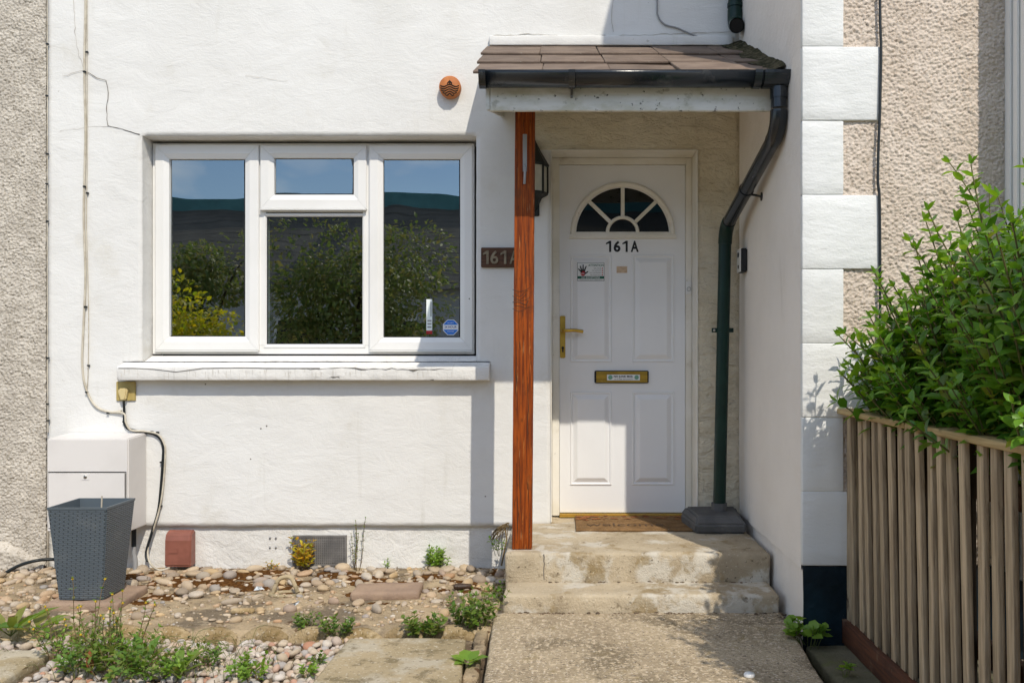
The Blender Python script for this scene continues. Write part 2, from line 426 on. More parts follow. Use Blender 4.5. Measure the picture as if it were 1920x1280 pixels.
M['shoe'] = surf('dark grey drain shoe', (0.085, 0.085, 0.083), (0.125, 0.12, 0.115), 8, (0.35, 0.65), 0.75, 0.3,
                 patches=[(18, 0.62, 0.72, (0.16, 0.15, 0.13), 0.6)], bumps=[('n', 40, 0.002)])
M['pebble'] = stonemat('river pebble', [(0.50, 0.36, 0.21), (0.38, 0.32, 0.25), (0.56, 0.44, 0.30), (0.44, 0.27, 0.15),
                                        (0.33, 0.31, 0.29), (0.52, 0.37, 0.20), (0.56, 0.50, 0.42), (0.46, 0.34, 0.22), (0.30, 0.24, 0.18)])
M['gravel'] = stonemat('pale gravel pebble', [(0.50, 0.40, 0.29), (0.58, 0.48, 0.37), (0.44, 0.40, 0.37), (0.54, 0.39, 0.28), (0.64, 0.57, 0.49),
                                              (0.50, 0.40, 0.33), (0.46, 0.22, 0.13), (0.58, 0.52, 0.46), (0.36, 0.34, 0.33), (0.62, 0.50, 0.36)])
M['mossclump'] = surf('rust brown moss', (0.085, 0.036, 0.011), (0.15, 0.068, 0.02), 60, (0.4, 0.6), 0.98, 0.05,
                      patches=[(40, 0.6, 0.7, (0.05, 0.025, 0.01), 0.7)], bumps=[('n', 140, 0.012)])
M['privet'] = leafmat('privet leaf', [(0.045, 0.13, 0.016), (0.09, 0.23, 0.026), (0.065, 0.18, 0.02), (0.17, 0.33, 0.034), (0.12, 0.27, 0.028), (0.05, 0.14, 0.018), (0.30, 0.32, 0.045)], 0.28, 0.34)
M['privettip'] = leafmat('young privet leaf', [(0.17, 0.34, 0.04), (0.13, 0.28, 0.03), (0.23, 0.38, 0.05)], 0.33, 0.35)
M['privetstem'] = flat('green brown twig', (0.12, 0.11, 0.035), 0.7)
M['weed'] = leafmat('weed leaf', [(0.07, 0.16, 0.02), (0.12, 0.23, 0.03), (0.17, 0.25, 0.04), (0.09, 0.19, 0.025), (0.22, 0.22, 0.05), (0.13, 0.21, 0.04)], 0.5, 0.35)
M['limeweed'] = leafmat('lime weed leaf', [(0.17, 0.31, 0.035), (0.22, 0.36, 0.05), (0.14, 0.26, 0.03)], 0.5, 0.4)
M['yellowweed'] = leafmat('yellow orange leaf', [(0.50, 0.44, 0.03), (0.36, 0.38, 0.03), (0.55, 0.33, 0.02), (0.26, 0.30, 0.03), (0.50, 0.22, 0.02), (0.45, 0.42, 0.03)], 0.5, 0.35)
M['drystem'] = flat('dry weed stem', (0.16, 0.11, 0.05), 0.8)
M['weedstem'] = flat('weed stem', (0.13, 0.15, 0.04), 0.7)
M['redleaf'] = leafmat('withered red leaf', [(0.30, 0.085, 0.03), (0.22, 0.07, 0.025)], 0.6, 0.3)
M['flower'] = flat('yellow flower', (0.6, 0.38, 0.02), 0.6)
M['bark'] = surf('tree bark', (0.07, 0.05, 0.035), (0.04, 0.03, 0.02), 8, rough=0.95, bumps=[('n', 20, 0.02)])
M['treeleaf'] = leafmat('tree leaf', [(0.12, 0.18, 0.05), (0.16, 0.23, 0.06), (0.22, 0.25, 0.08), (0.26, 0.24, 0.08)], 0.5, 0.4)
M['goldleaf'] = leafmat('golden hedge leaf', [(0.34, 0.42, 0.04), (0.62, 0.55, 0.07), (0.22, 0.34, 0.04), (0.70, 0.56, 0.07)], 0.45, 0.55)
M['farwall'] = surf('grey render', (0.50, 0.52, 0.54), (0.44, 0.46, 0.48), 1, rough=0.9)
M['fartile'] = surf('dark roof tile', (0.16, 0.15, 0.13), (0.12, 0.115, 0.10), 1, rough=0.85)
M['teal'] = surf('verdigris ridge cladding', (0.10, 0.27, 0.29), (0.07, 0.20, 0.22), 1, rough=0.7)
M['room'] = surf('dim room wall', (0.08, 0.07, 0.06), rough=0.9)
M['litter'] = flat('scrap of pale plastic', (0.55, 0.58, 0.60), 0.4)


# ---------------------------------------------------------------- helpers: objects and meshes
ROOT = {}


def tag(o, label=None, cat=None, group=None, kind=None):
    if label: o['label'] = label
    if cat: o['category'] = cat
    if group: o['group'] = group
    if kind: o['kind'] = kind
    return o


def thing(name, label, cat, loc=(0, 0, 0), group=None):
    o = bpy.data.objects.new(name, None)
    o.empty_display_size = 0.1
    o.location = loc
    COL.objects.link(o)
    ROOT[o.name] = Vector(loc)
    return tag(o, label, cat, group)


class MB:
    def __init__(s):
        s.v, s.f, s.mi, s.sm = [], [], [], []

    def add(s, verts, faces, mi=0, sm=False):
        b = len(s.v)
        s.v.extend(tuple(p) for p in verts)
        for f in faces:
            s.f.append(tuple(b + i for i in f))
            s.mi.append(mi)
            s.sm.append(sm)
        return s

    def box(s, x0, x1, y0, y1, z0, z1, mi=0):
        v = [(x, y, z) for x in (x0, x1) for y in (y0, y1) for z in (z0, z1)]
        return s.add(v, [(0, 1, 3, 2), (4, 6, 7, 5), (0, 4, 5, 1), (2, 3, 7, 6), (0, 2, 6, 4), (1, 5, 7, 3)], mi)

    def prism(s, pts, axis, a0, a1, mi=0, sm=False):
        """polygon pts extruded along axis; pts are (x,z) for 'y', (y,z) for 'x', (x,y) for 'z'"""
        def mk(p, a):
            return {'y': (p[0], a, p[1]), 'x': (a, p[0], p[1]), 'z': (p[0], p[1], a)}[axis]
        n = len(pts)
        v = [mk(p, a0) for p in pts] + [mk(p, a1) for p in pts]
        area = sum(pts[i][0] * pts[(i + 1) % n][1] - pts[(i + 1) % n][0] * pts[i][1] for i in range(n))
        flip = (area > 0) == (axis in ('x', 'z'))
        f = [tuple(range(n)), tuple(range(2 * n - 1, n - 1, -1))]
        f += [(i, i + n, (i + 1) % n + n, (i + 1) % n) for i in range(n)]
        if flip:
            f = [tuple(reversed(q)) for q in f]
        return s.add(v, f, mi, sm)

    def tube(s, pts, r, n=8, mi=0, caps=True, sm=True):
        pts = [Vector(p) for p in pts]
        rs = r if isinstance(r, (list, tuple)) else [r] * len(pts)
        verts, up = [], None
        for i, p in enumerate(pts):
            d = (pts[min(i + 1, len(pts) - 1)] - pts[max(i - 1, 0)]).normalized()
            if up is None:
                up = Vector((0, 0, 1)) if abs(d.z) < 0.9 else Vector((1, 0, 0))
            a = (up - d * up.dot(d))
            a = a.normalized() if a.length > 1e-6 else d.orthogonal().normalized()
            up = a
            b = d.cross(a)
            for k in range(n):
                t = 2 * PI * k / n
                verts.append(p + (a * math.cos(t) + b * math.sin(t)) * rs[i])
        faces = []
        for i in range(len(pts) - 1):
            for k in range(n):
                k2 = (k + 1) % n
                faces.append((i * n + k, i * n + k2, (i + 1) * n + k2, (i + 1) * n + k))
        s.add(verts, faces, mi, sm)
        if caps:
            s.add(verts[:n], [tuple(range(n - 1, -1, -1))], mi)
            s.add(verts[-n:], [tuple(range(n))], mi)
        return s

    def lathe(s, prof, c, axis='y', n=24, mi=0, sm=True):
        """prof: (radius, along) about an axis through c"""
        verts = []
        for r, a in prof:
            for k in range(n):
                t = 2 * PI * k / n
                u, w = r * math.cos(t), r * math.sin(t)
                verts.append({'y': (c[0] + u, c[1] + a, c[2] + w), 'z': (c[0] + u, c[1] + w, c[2] + a),
                              'x': (c[0] + a, c[1] + u, c[2] + w)}[axis])
        faces = [(i * n + k, i * n + (k + 1) % n, (i + 1) * n + (k + 1) % n, (i + 1) * n + k)
                 for i in range(len(prof) - 1) for k in range(n)]
        return s.add(verts, faces, mi, sm)

    def text(s, body, cx, cy, w, h, mapper, mi=0, bold=0.0):
        v, f = text_geo(body, bold)
        s.add([mapper(cx + p[0] * w, cy + p[1] * h) for p in v], f, mi)
        return s

    def build(s, name, mats, parent=None, bevel=0.0, seg=2, label=None, kind=None, recalc=False):
        off = Vector((0, 0, 0))
        if parent is not None:
            off = ROOT.get(parent.name, off)
        me = bpy.data.meshes.new(name)
        me.from_pydata([(a - off.x, b - off.y, c - off.z) for a, b, c in s.v], [], s.f)
        me.polygons.foreach_set('material_index', s.mi)
        me.polygons.foreach_set('use_smooth', s.sm)
        for m in (mats if isinstance(mats, (list, tuple)) else [mats]):
            me.materials.append(m)
        if bevel or recalc:
            bm = bmesh.new()
            bm.from_mesh(me)
            if recalc:
                bmesh.ops.remove_doubles(bm, verts=bm.verts, dist=1e-5)
                bmesh.ops.recalc_face_normals(bm, faces=bm.faces)
            if bevel:
                es = [e for e in bm.edges if len(e.link_faces) == 2 and e.calc_face_angle(0) > 0.6]
                bmesh.ops.bevel(bm, geom=es, offset=bevel, segments=seg, affect='EDGES', clamp_overlap=True)
            bm.to_mesh(me)
            bm.free()
        me.update()
        return link(name, me, parent, label, kind)


def link(name, me, parent=None, label=None, kind=None):
    o = bpy.data.objects.new(name, me)
    COL.objects.link(o)
    if parent is not None:
        o.parent = parent
        ROOT[o.name] = ROOT.get(parent.name, Vector((0, 0, 0)))
    if label: o['label'] = label
    if kind: o['kind'] = kind
    return o


def piece(name, me, parent, loc, rot=(0, 0, 0), scale=(1, 1, 1)):
    """one of many alike pieces: shares mesh data, placed in world coordinates"""
    o = bpy.data.objects.new(name, me)
    COL.objects.link(o)
    o.parent = parent
    o.location = Vector(loc) - ROOT.get(parent.name, Vector((0, 0, 0)))
    o.rotation_euler = rot
    o.scale = scale
    return o


def np_mesh(name, verts, faces, mat, smooth=True, mats=None, mi=None):
    """verts (n,3), faces (m,k) with one k"""
    me = bpy.data.meshes.new(name)
    verts = np.asarray(verts, dtype=np.float32)
    faces = np.asarray(faces, dtype=np.int32)
    k = faces.shape[1]
    me.vertices.add(len(verts))
    me.vertices.foreach_set('co', verts.ravel())
    me.loops.add(faces.size)
    me.loops.foreach_set('vertex_index', faces.ravel())
    me.polygons.add(len(faces))
    me.polygons.foreach_set('loop_start', np.arange(0, faces.size, k, dtype=np.int32))
    me.polygons.foreach_set('use_smooth', np.full(len(faces), smooth, dtype=bool))
    for m in (mats or [mat]):
        me.materials.append(m)
    if mi is not None:
        me.polygons.foreach_set('material_index', np.asarray(mi, dtype=np.int32))
    me.update(calc_edges=True)
    me.validate()
    return me


_TXT = {}


def text_geo(body, bold):
    key = (body, bold)
    if key not in _TXT:
        cu = bpy.data.curves.new("lettering", 'FONT')
        cu.body = body
        cu.size = 1.0
        cu.offset = bold
        cu.resolution_u = 3
        ob = bpy.data.objects.new("lettering", cu)
        me = bpy.data.meshes.new_from_object(ob)
        v = np.array([p.co[:] for p in me.vertices])
        f = [tuple(p.vertices) for p in me.polygons]
        lo, hi = v.min(0), v.max(0)
        v = (v - (lo + hi) / 2) / np.maximum(hi - lo, 1e-6)
        _TXT[key] = (v, f)
        bpy.data.objects.remove(ob)
        bpy.data.curves.remove(cu)
        bpy.data.meshes.remove(me)
    return _TXT[key]


def one_glyph():
    """numeral 1: a stem with a flag, in a unit box"""
    v = [(0.10, -0.5, 0), (0.5, -0.5, 0), (0.5, 0.5, 0), (0.17, 0.5, 0), (-0.5, 0.30, 0), (-0.5, 0.17, 0), (0.10, 0.27, 0)]
    return np.array(v), [(0, 1, 2, 6), (6, 2, 3), (6, 3, 4, 5)]


_TXT[("1", 0.035)] = _TXT[("1", 0.02)] = one_glyph()


def facing(y):           # lettering on a plane that faces the street
    return lambda a, b: (a, y, b)


def rough_box(x0, x1, y0, y1, z0, z1, res=0.03, r=0.008, amp=0.003, freq=14.0, seed=1.0, warp=None):
    """a box of gridded faces with worn rounded edges and an uneven surface"""
    lo, hi = np.array([x0, y0, z0]), np.array([x1, y1, z1])
    n = [max(3, int(round((hi[i] - lo[i]) / res))) for i in range(3)]
    ids, V, Fc = {}, [], []

    def vid(i, j, k):
        if (i, j, k) not in ids:
            ids[(i, j, k)] = len(V)
            V.append((i / n[0], j / n[1], k / n[2]))
        return ids[(i, j, k)]
    for ax in range(3):
        a, b = (ax + 1) % 3, (ax + 2) % 3
        for side in (0, n[ax]):
            for i in range(n[a]):
                for j in range(n[b]):
                    q = []
                    for di, dj in ((0, 0), (1, 0), (1, 1), (0, 1)):
                        c = [0, 0, 0]
                        c[ax], c[a], c[b] = side, i + di, j + dj
                        q.append(vid(*c))
                    Fc.append(q if side else q[::-1])
    V = np.array(V)
    # gather grid lines close to the edges so the rounding is tight
    e = np.clip(r / (hi - lo), 0, 0.45)
    step = 1.0 / np.array(n)
    for ax in range(3):
        c = V[:, ax]
        V[:, ax] = np.where(np.abs(c - step[ax]) < 1e-6, np.minimum(c, e[ax]), c)
        V[:, ax] = np.where(np.abs(c - (1 - step[ax])) < 1e-6, np.maximum(c, 1 - e[ax]), V[:, ax])
    W = lo + V * (hi - lo)
    ins = np.clip(W, lo + r, hi - r)
    d = W - ins
    L = np.linalg.norm(d, axis=1, keepdims=True)
    nrm = d / np.maximum(L, 1e-9)
    W = ins + nrm * r
    h = fbm(W[:, 0] * freq + W[:, 2] * freq * 0.7, W[:, 1] * freq - W[:, 2] * freq * 0.6, seed, 4)
    W = W + nrm * (h * 2 * amp)[:, None]
    if warp:
        W = np.array([warp(*p) for p in W])
    return W, np.array(Fc)


def rough_piece(name, mat, parent, *a, label=None, kind=None, smooth=True, **k):
    W, Fc = rough_box(*a, **k)
    off = np.array(ROOT.get(parent.name, Vector((0, 0, 0)))) if parent is not None else 0
    return link(name, np_mesh(name, W - off, Fc, mat, smooth), parent, label, kind)


def smooth_path(pts, n=6):
    """Catmull-Rom through pts"""
    p = [Vector(q) for q in pts]
    p = [p[0] * 2 - p[1]] + p + [p[-1] * 2 - p[-2]]
    out = []
    for i in range(1, len(p) - 2):
        for k in range(n):
            t = k / n
            a, b, c, d = p[i - 1], p[i], p[i + 1], p[i + 2]
            out.append(0.5 * ((2 * b) + (c - a) * t + (2 * a - 5 * b + 4 * c - d) * t * t + (3 * b - a - 3 * c + d) * t ** 3))
    out.append(p[-2])
    return out

# ================================================================ SETTING: ground
me = np_mesh("ground", [(-120, -120, -0.06), (120, -120, -0.06), (120, 120, -0.06), (-120, 120, -0.06)], [(0, 1, 2, 3)], M['ground'])
tag(link("ground", me), kind='structure')


def grid_sheet(x0, x1, y0, y1, res, hfun, xwarp=None):
    nx, ny = int((x1 - x0) / res) + 1, int((y1 - y0) / res) + 1
    X, Y = np.meshgrid(np.linspace(x0, x1, nx), np.linspace(y0, y1, ny))
    Z = hfun(X, Y)
    if xwarp is not None:
        X = xwarp(X, Y)
    v = np.stack([X, Y, Z], -1).reshape(-1, 3)
    i = np.arange(nx - 1)[None, :] + nx * np.arange(ny - 1)[:, None]
    f = np.stack([i, i + 1, i + 1 + nx, i + nx], -1).reshape(-1, 4)
    return v, f


def bed_h(X, Y):
    return 0.002 + 0.022 * (fbm(X * 3, Y * 3, 3.0, 3)) + 0.010 * fbm(X * 22, Y * 22, 5.0, 3) + 0.018 * np.clip(-Y / 1.15, 0, 1) - 0.07 * np.clip((-Y - 1.16) / 0.05, 0, 1)


def gravel_h(X, Y):
    return -0.022 + 0.03 * fbm(X * 2.5, Y * 2.5, 8.0, 3) + 0.012 * fbm(X * 25, Y * 25, 9.0, 3)


v, f = grid_sheet(-4.2, -0.255, -1.215, 0.03, 0.014, bed_h)
garden_bed = link("garden_bed", np_mesh("garden_bed", v, f, M['mortar']), kind='structure')
v, f = grid_sheet(-4.2, -0.26, -3.2, -1.13, 0.02, gravel_h)
gravel_bed = link("gravel_bed", np_mesh("gravel_bed", v, f, M['soil']), kind='structure')


def path_warp(x, y, z):
    t = (-y - 1.0) / 0.87
    s = (x + 0.295) / 1.285
    xl, xr = -0.295 + 0.026 * t, 0.992 - 0.06 * t
    return (xl + (xr - xl) * s, y, z)


garden_path = thing("garden_path", None, None)
garden_path['kind'] = 'structure'
rough_piece("slab", M['path'], garden_path, -0.295, 0.99, -2.75, -0.985, -0.05, 0.045, res=0.03, r=0.012, amp=0.004, freq=9, seed=4, warp=path_warp)
rough_piece("slab", M['path'], garden_path, -0.295, 0.99, -4.6, -2.765, -0.05, 0.043, res=0.05, r=0.012, amp=0.004, freq=9, seed=6, warp=lambda x, y, z: (-0.24 + (x + 0.295) * 0.87, y, z))
garden_paving = thing("garden_paving", None, None)
garden_paving['kind'] = 'structure'


def slab_warp(x, y, z):
    return (x + (0.03 if x > -0.6 else -0.02) * (-(y + 1.3) / 0.55), y, z)


rough_piece("paving_slab", M['slab'], garden_paving, -0.875, -0.385, -1.95, -1.295, -0.04, 0.032, res=0.03, r=0.014, amp=0.006, freq=7, seed=11, warp=slab_warp)
rough_piece("paving_slab", M['slab'], garden_paving, -2.62, -2.03, -1.98, -1.40, -0.04, 0.018, res=0.03, r=0.014, amp=0.006, freq=7, seed=12)
rough_piece("paving_slab", M['slab'], garden_paving, -0.95, -0.36, -2.7, -1.99, -0.04, 0.03, res=0.05, r=0.014, amp=0.006, freq=7, seed=14)
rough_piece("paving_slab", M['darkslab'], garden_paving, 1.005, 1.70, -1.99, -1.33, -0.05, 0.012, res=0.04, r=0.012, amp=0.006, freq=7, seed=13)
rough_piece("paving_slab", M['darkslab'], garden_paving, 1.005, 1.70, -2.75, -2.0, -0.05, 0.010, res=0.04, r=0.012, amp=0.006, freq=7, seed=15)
# narrow strip of broken bricks between slab and path
yy = -1.03
k = 0
for L in (0.13, 0.16, 0.10, 0.17, 0.14, 0.19):
    o = rough_piece("edge_brick", M['mortar'], garden_path, -0.362 + 0.004 * (k % 3), -0.302 - 0.006 * (k % 2), yy - L + 0.012, yy, -0.03, 0.026 - 0.007 * (k % 3), res=0.02, r=0.01, amp=0.006, freq=20, seed=20 + k)
    yy -= L
    k += 1

# ================================================================ THE HOUSE
house = thing("terraced_house", "white rendered terraced house with a triple window and a panelled white door", "house", (-0.9, 0, 0))


def wall_sheet(xb, zb, holes, step, yb, depth, seed, amp=0.003, zone=None, bottom_rag=0.0):
    """front face at y=yb with openings whose reveals go back by depth"""
    def lines(b):
        b = sorted(set(b))
        out = []
        for a, c in zip(b[:-1], b[1:]):
            n = max(1, int(round((c - a) / step)))
            out += [a + (c - a) * i / n for i in range(n)]
        return np.array(out + [b[-1]])
    xs = lines([xb[0], xb[1]] + [h[i] for h in holes for i in (0, 1)])
    zs = lines([zb[0], zb[1]] + [h[i] for h in holes for i in (2, 3)])
    nx, nz = len(xs), len(zs)
    X, Z = np.meshgrid(xs, zs)
    Y = yb + amp * 2 * (fbm(X * 2.2, Z * 2.2, seed, 3) + 0.45 * fbm(X * 11, Z * 15, seed + 2, 3))
    dx = 0.0022 * 2 * fbm(X * 12, Z * 12, seed + 5, 3)
    dz = 0.0022 * 2 * fbm(X * 12, Z * 12, seed + 9, 3)
    if bottom_rag:
        dz = dz + np.where(Z <= zb[0] + 1e-6, bottom_rag * 2 * fbm(X * 16, Z * 0, seed + 7, 4), 0)
    V = [tuple(p) for p in np.stack([X + dx, Y, Z + dz], -1).reshape(-1, 3)]
    Fc, mi = [], []

    def inside(i, j):
        cx, cz = (xs[i] + xs[i + 1]) / 2, (zs[j] + zs[j + 1]) / 2
        return any(h[0] < cx < h[1] and h[2] < cz < h[3] for h in holes)
    keep = {(i, j) for i in range(nx - 1) for j in range(nz - 1) if not inside(i, j)}
    back = {}

    def bk(a):
        if a not in back:
            back[a] = len(V)
            V.append((V[a][0], yb + depth, V[a][2]))
        return back[a]
    for i, j in keep:
        a, b, c, d = j * nx + i, j * nx + i + 1, (j + 1) * nx + i + 1, (j + 1) * nx + i
        m = 1 if zone and zone((xs[i] + xs[i + 1]) / 2, (zs[j] + zs[j + 1]) / 2) else 0
        Fc.append((a, b, c, d))
        mi.append(m)
        for (di, dj, p, q) in ((-1, 0, d, a), (1, 0, b, c), (0, -1, a, b), (0, 1, c, d)):
            if (i + di, j + dj) not in keep:
                Fc.append((q, p, bk(p), bk(q)))
                mi.append(m)
    return V, Fc, mi


WX0, WX1 = px(88, 0), px(1387, 0)
win_hole = (px(267, 0), px(893, 0), 1.10, pz(255, 0))
door_hole = (px(1033, 0), px(1308, 0), 0.238, pz(281, 0))
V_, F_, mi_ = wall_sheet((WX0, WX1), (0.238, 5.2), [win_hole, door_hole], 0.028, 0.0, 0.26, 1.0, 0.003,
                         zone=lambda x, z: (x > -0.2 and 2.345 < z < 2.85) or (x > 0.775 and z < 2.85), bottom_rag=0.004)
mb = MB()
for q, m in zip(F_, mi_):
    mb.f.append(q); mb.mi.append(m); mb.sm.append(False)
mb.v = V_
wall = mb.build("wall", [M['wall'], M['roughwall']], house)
# smooth only the broad face
wall.data.polygons.foreach_set('use_smooth', [abs(p.normal.y) > 0.8 for p in wall.data.polygons])

V_, F_, mi_ = wall_sheet((WX0, -0.2), (-0.06, 0.262), [], 0.02, 0.020, 0.2, 4.0, 0.006)
mb = MB()
mb.v = V_
for q in F_:
    mb.f.append(q); mb.mi.append(0); mb.sm.append(True)
mb.build("base_wall", M['base'], house)

# cracks in the render, standing a hair proud of the face
def crack(pts, r, mat, jit=3):
    pp = []
    for (a, b), (c, d) in zip(pts[:-1], pts[1:]):
        n = max(1, int(math.hypot(c - a, d - b) / 8))
        for i in range(n):
            t = i / n
            pp.append((a + (c - a) * t + random.uniform(-jit, jit) * 0.5, b + (d - b) * t + random.uniform(-jit, jit) * 0.5))
    pp.append(pts[-1])
    m = MB()
    m.tube([P(a, b, -0.0035) for a, b in pp], [r * random.uniform(0.5, 1.2) for _ in pp], 4, sm=False)
    m.build("crack", mat, house)


crack([(160, 135), (182, 146), (200, 152), (204, 175), (198, 205), (203, 235), (228, 243), (262, 252)], 0.0019, M['crack'])
crack([(138, 0), (140, 60), (148, 105), (158, 130)], 0.0012, M['lightcrack'])
crack([(118, 143), (145, 134), (158, 132)], 0.0010, M['lightcrack'])
crack([(205, 237), (165, 239), (112, 246)], 0.0008, M['lightcrack'])
crack([(1150, 0), (1146, 25), (1150, 60)], 0.0012, M['lightcrack'])
crack([(922, 68), (1000, 64), (1090, 69), (1200, 66), (1300, 62), (1370, 60)], 0.0016, M['lightcrack'])
crack([(460, 141), (500, 147), (540, 152)], 0.0008, M['lightcrack'])

# window sill: a projecting slab with a sloped top
mb = MB()
sx0, sx1 = px(218, -0.075), px(917.5, -0.075)
sb, st = pz(713, -0.075), pz(687, -0.075)
n = 60
prof = lambda x: st + 0.004 * math.sin(x * 9) * 0.6
W, Fc = rough_box(sx0, sx1, -0.075, 0.045, sb, 1.158, res=0.02, r=0.006, amp=0.003, freq=18, seed=3,
                  warp=lambda x, y, z: (x, y, z - max(0, (z - sb) / (1.158 - sb)) * (1.158 - st) * min(1.0, max(0.0, (0.02 - y) / 0.085))))
# part in front of the wall only, trimmed flush with the wall face
W[:, 1] = np.where(W[:, 1] > -0.004, -0.004, W[:, 1])
sill = link("window_sill", np_mesh("window_sill", W - np.array(ROOT[house.name]), Fc, M['sill']), house)
mb = MB()
mb.prism([(-0.003, 1.10), (0.115, 1.10), (0.115, 1.188), (0.108, 1.190), (-0.003, 1.152)], 'x', win_hole[0] + 0.003, win_hole[1] - 0.003)
mb.build("inner_sill", M['sill'], house, bevel=0.004)
m = MB()
pts = [(222, 690), (250, 690), (290, 692), (330, 697), (380, 690), (440, 689), (520, 690), (600, 690)]
m.tube([P(a, b, -0.0775) for a, b in pts], 0.0016, 4, sm=False)
m.build("crack", M['crack'], house)

m = MB()
pts = [(560, 691), (590, 692), (640, 690), (690, 692), (735, 691), (775, 693), (815, 691), (860, 692)]
pp = []
for (a, b), (c, d) in zip(pts[:-1], pts[1:]):
    pp += [(a + (c - a) * t, b + (d - b) * t + random.uniform(-1.5, 1.5)) for t in (0, 0.25, 0.5, 0.75)]
m.tube([P(a, b, -0.0765) for a, b in pp], [abs(random.gauss(0, 0.0018)) + 0.0004 for _ in pp], 5, sm=False)
m.build("crack", M['crack'], house)
m = MB()
for k in range(46):
    u = random.uniform(225, 912)
    v0 = random.uniform(692, 700)
    m.tube([P(u, v0, -0.0752), P(u + random.uniform(-.8, .8), v0 + random.uniform(5, 14), -0.0752)], [0.0010, 0.0005], 4, sm=False)
m.build("drip_mark", M['lightcrack'], house, kind='stuff')

# ---- the window
wy = 0.115
mb = MB()
fx0, fx1, fz0, fz1 = px(286, wy), px(889, wy), pz(664, wy), pz(269, wy)


def bar(m, x0, x1, z0, z1, y0, y1, mi=0):
    m.box(x0, x1, y0, y1, z0, z1, mi)


bar(mb, fx0, fx0 + 0.05, fz0, fz1, wy, wy + 0.07)
bar(mb, fx1 - 0.05, fx1, fz0, fz1, wy, wy + 0.07)
bar(mb, fx0 + 0.05, fx1 - 0.05, fz1 - 0.05, fz1, wy, wy + 0.07)
bar(mb, fx0 + 0.05, fx1 - 0.05, fz0, fz0 + 0.05, wy, wy + 0.07)
m1, m2 = px(489, wy), px(689.5, wy)
for c in (m1, m2):
    bar(mb, c - 0.03, c + 0.03, fz0 + 0.05, fz1 - 0.05, wy, wy + 0.07)
bar(mb, m1 + 0.03, m2 - 0.03, pz(398, wy), pz(388, wy) + 0.01, wy, wy + 0.07)
window = mb.build("window", M['upvc'], house, bevel=0.003)


def mitred_ring(m, o, g, y, yb, slope=0.012, gap=0.0006, mi=0):
    """four mitred bars between outer rect o and glass rect g (l, r, b, t)"""
    ol, orr, ob, ot = o
    gl, gr, gb, gt = g
    prof = [(0.0, yb), (0.0, y + 0.004), (0.07, y), (0.62, y), (0.98, y + slope), (1.0, yb)]

    def lerp(a, b, t): return a + (b - a) * t
    cor = [((ol, ob), (gl, gb)), ((orr, ob), (gr, gb)), ((orr, ot), (gr, gt)), ((ol, ot), (gl, gt))]
    for k in range(4):
        (oa, ga), (oc, gc) = cor[k], cor[(k + 1) % 4]
        dx, dz = (oc[0] - oa[0]), (oc[1] - oa[1])
        L = math.hypot(dx, dz)
        ux, uz = dx / L * gap, dz / L * gap
        v = []
        for t, yy in prof:
            v.append((lerp(oa[0], ga[0], t) + ux, yy, lerp(oa[1], ga[1], t) + uz))
            v.append((lerp(oc[0], gc[0], t) - ux, yy, lerp(oc[1], gc[1], t) - uz))
        nf = len(prof)
        f = [(2 * i, 2 * i + 1, 2 * i + 3, 2 * i + 2) for i in range(nf - 1)]
        f.append(tuple(range(0, 2 * nf, 2))[::-1])
        f.append(tuple(range(1, 2 * nf, 2)))
        m.add(v, f, mi)
    return m


def wrect(l, r, t, b, y):
    return (px(l, y), px(r, y), pz(b, y), pz(t, y))


sash_y = 0.094
panes = []
for nm, o, g in (("casement", (290, 484.5, 271, 657), (316, 458, 298, 630.5)),
                 ("casement", (692, 886, 272, 657), (718, 862, 298, 632)),
                 ("top_opener", (487.5, 687, 272.5, 392), (513, 662, 296, 364))):
    mb = mitred_ring(MB(), wrect(*o, sash_y), wrect(*g, sash_y), sash_y, wy + 0.012)
    mb.build(nm, M['upvc'], window)
    panes.append(g)
mb = mitred_ring(MB(), wrect(494, 685, 400, 652, wy - 0.004), wrect(499.5, 679.5, 406, 645, wy - 0.004), wy - 0.004, wy + 0.02, 0.008)
mb.build("glazing_bead", M['upvc'], window)
panes.append((499.5, 679.5, 406, 645))
for g in panes:
    r = wrect(*g, wy - 0.004)
    gy = wy + 0.010
    mb = MB().box(r[0] - 0.012, r[1] + 0.012, gy, gy + 0.004, r[2] - 0.012, r[3] + 0.012)
    mb.build("pane", M['glass'], window)
    mb = MB()
    e = 0.0045
    for q in ((r[0] - .002, r[0] + e, r[2], r[3]), (r[1] - e, r[1] + .002, r[2], r[3]), (r[0] + e, r[1] - e, r[2] - .002, r[2] + e), (r[0] + e, r[1] - e, r[3] - e, r[3] + .002)):
        mb.box(q[0], q[1], gy - 0.004, gy - 0.0005, q[2], q[3])
    mb.build("gasket", M['gasket'], window)
# drip bars under the opening sashes
for (l, r_, v_) in ((290, 484.5, 657), (692, 886, 657), (487.5, 687, 392)):
    mb = MB().box(px(l, sash_y), px(r_, sash_y), sash_y - 0.010, sash_y + 0.006, pz(v_ + 2.5, sash_y), pz(v_, sash_y) - 0.0008)
    mb.build("drip_bar", M['upvc'], window, bevel=0.002)

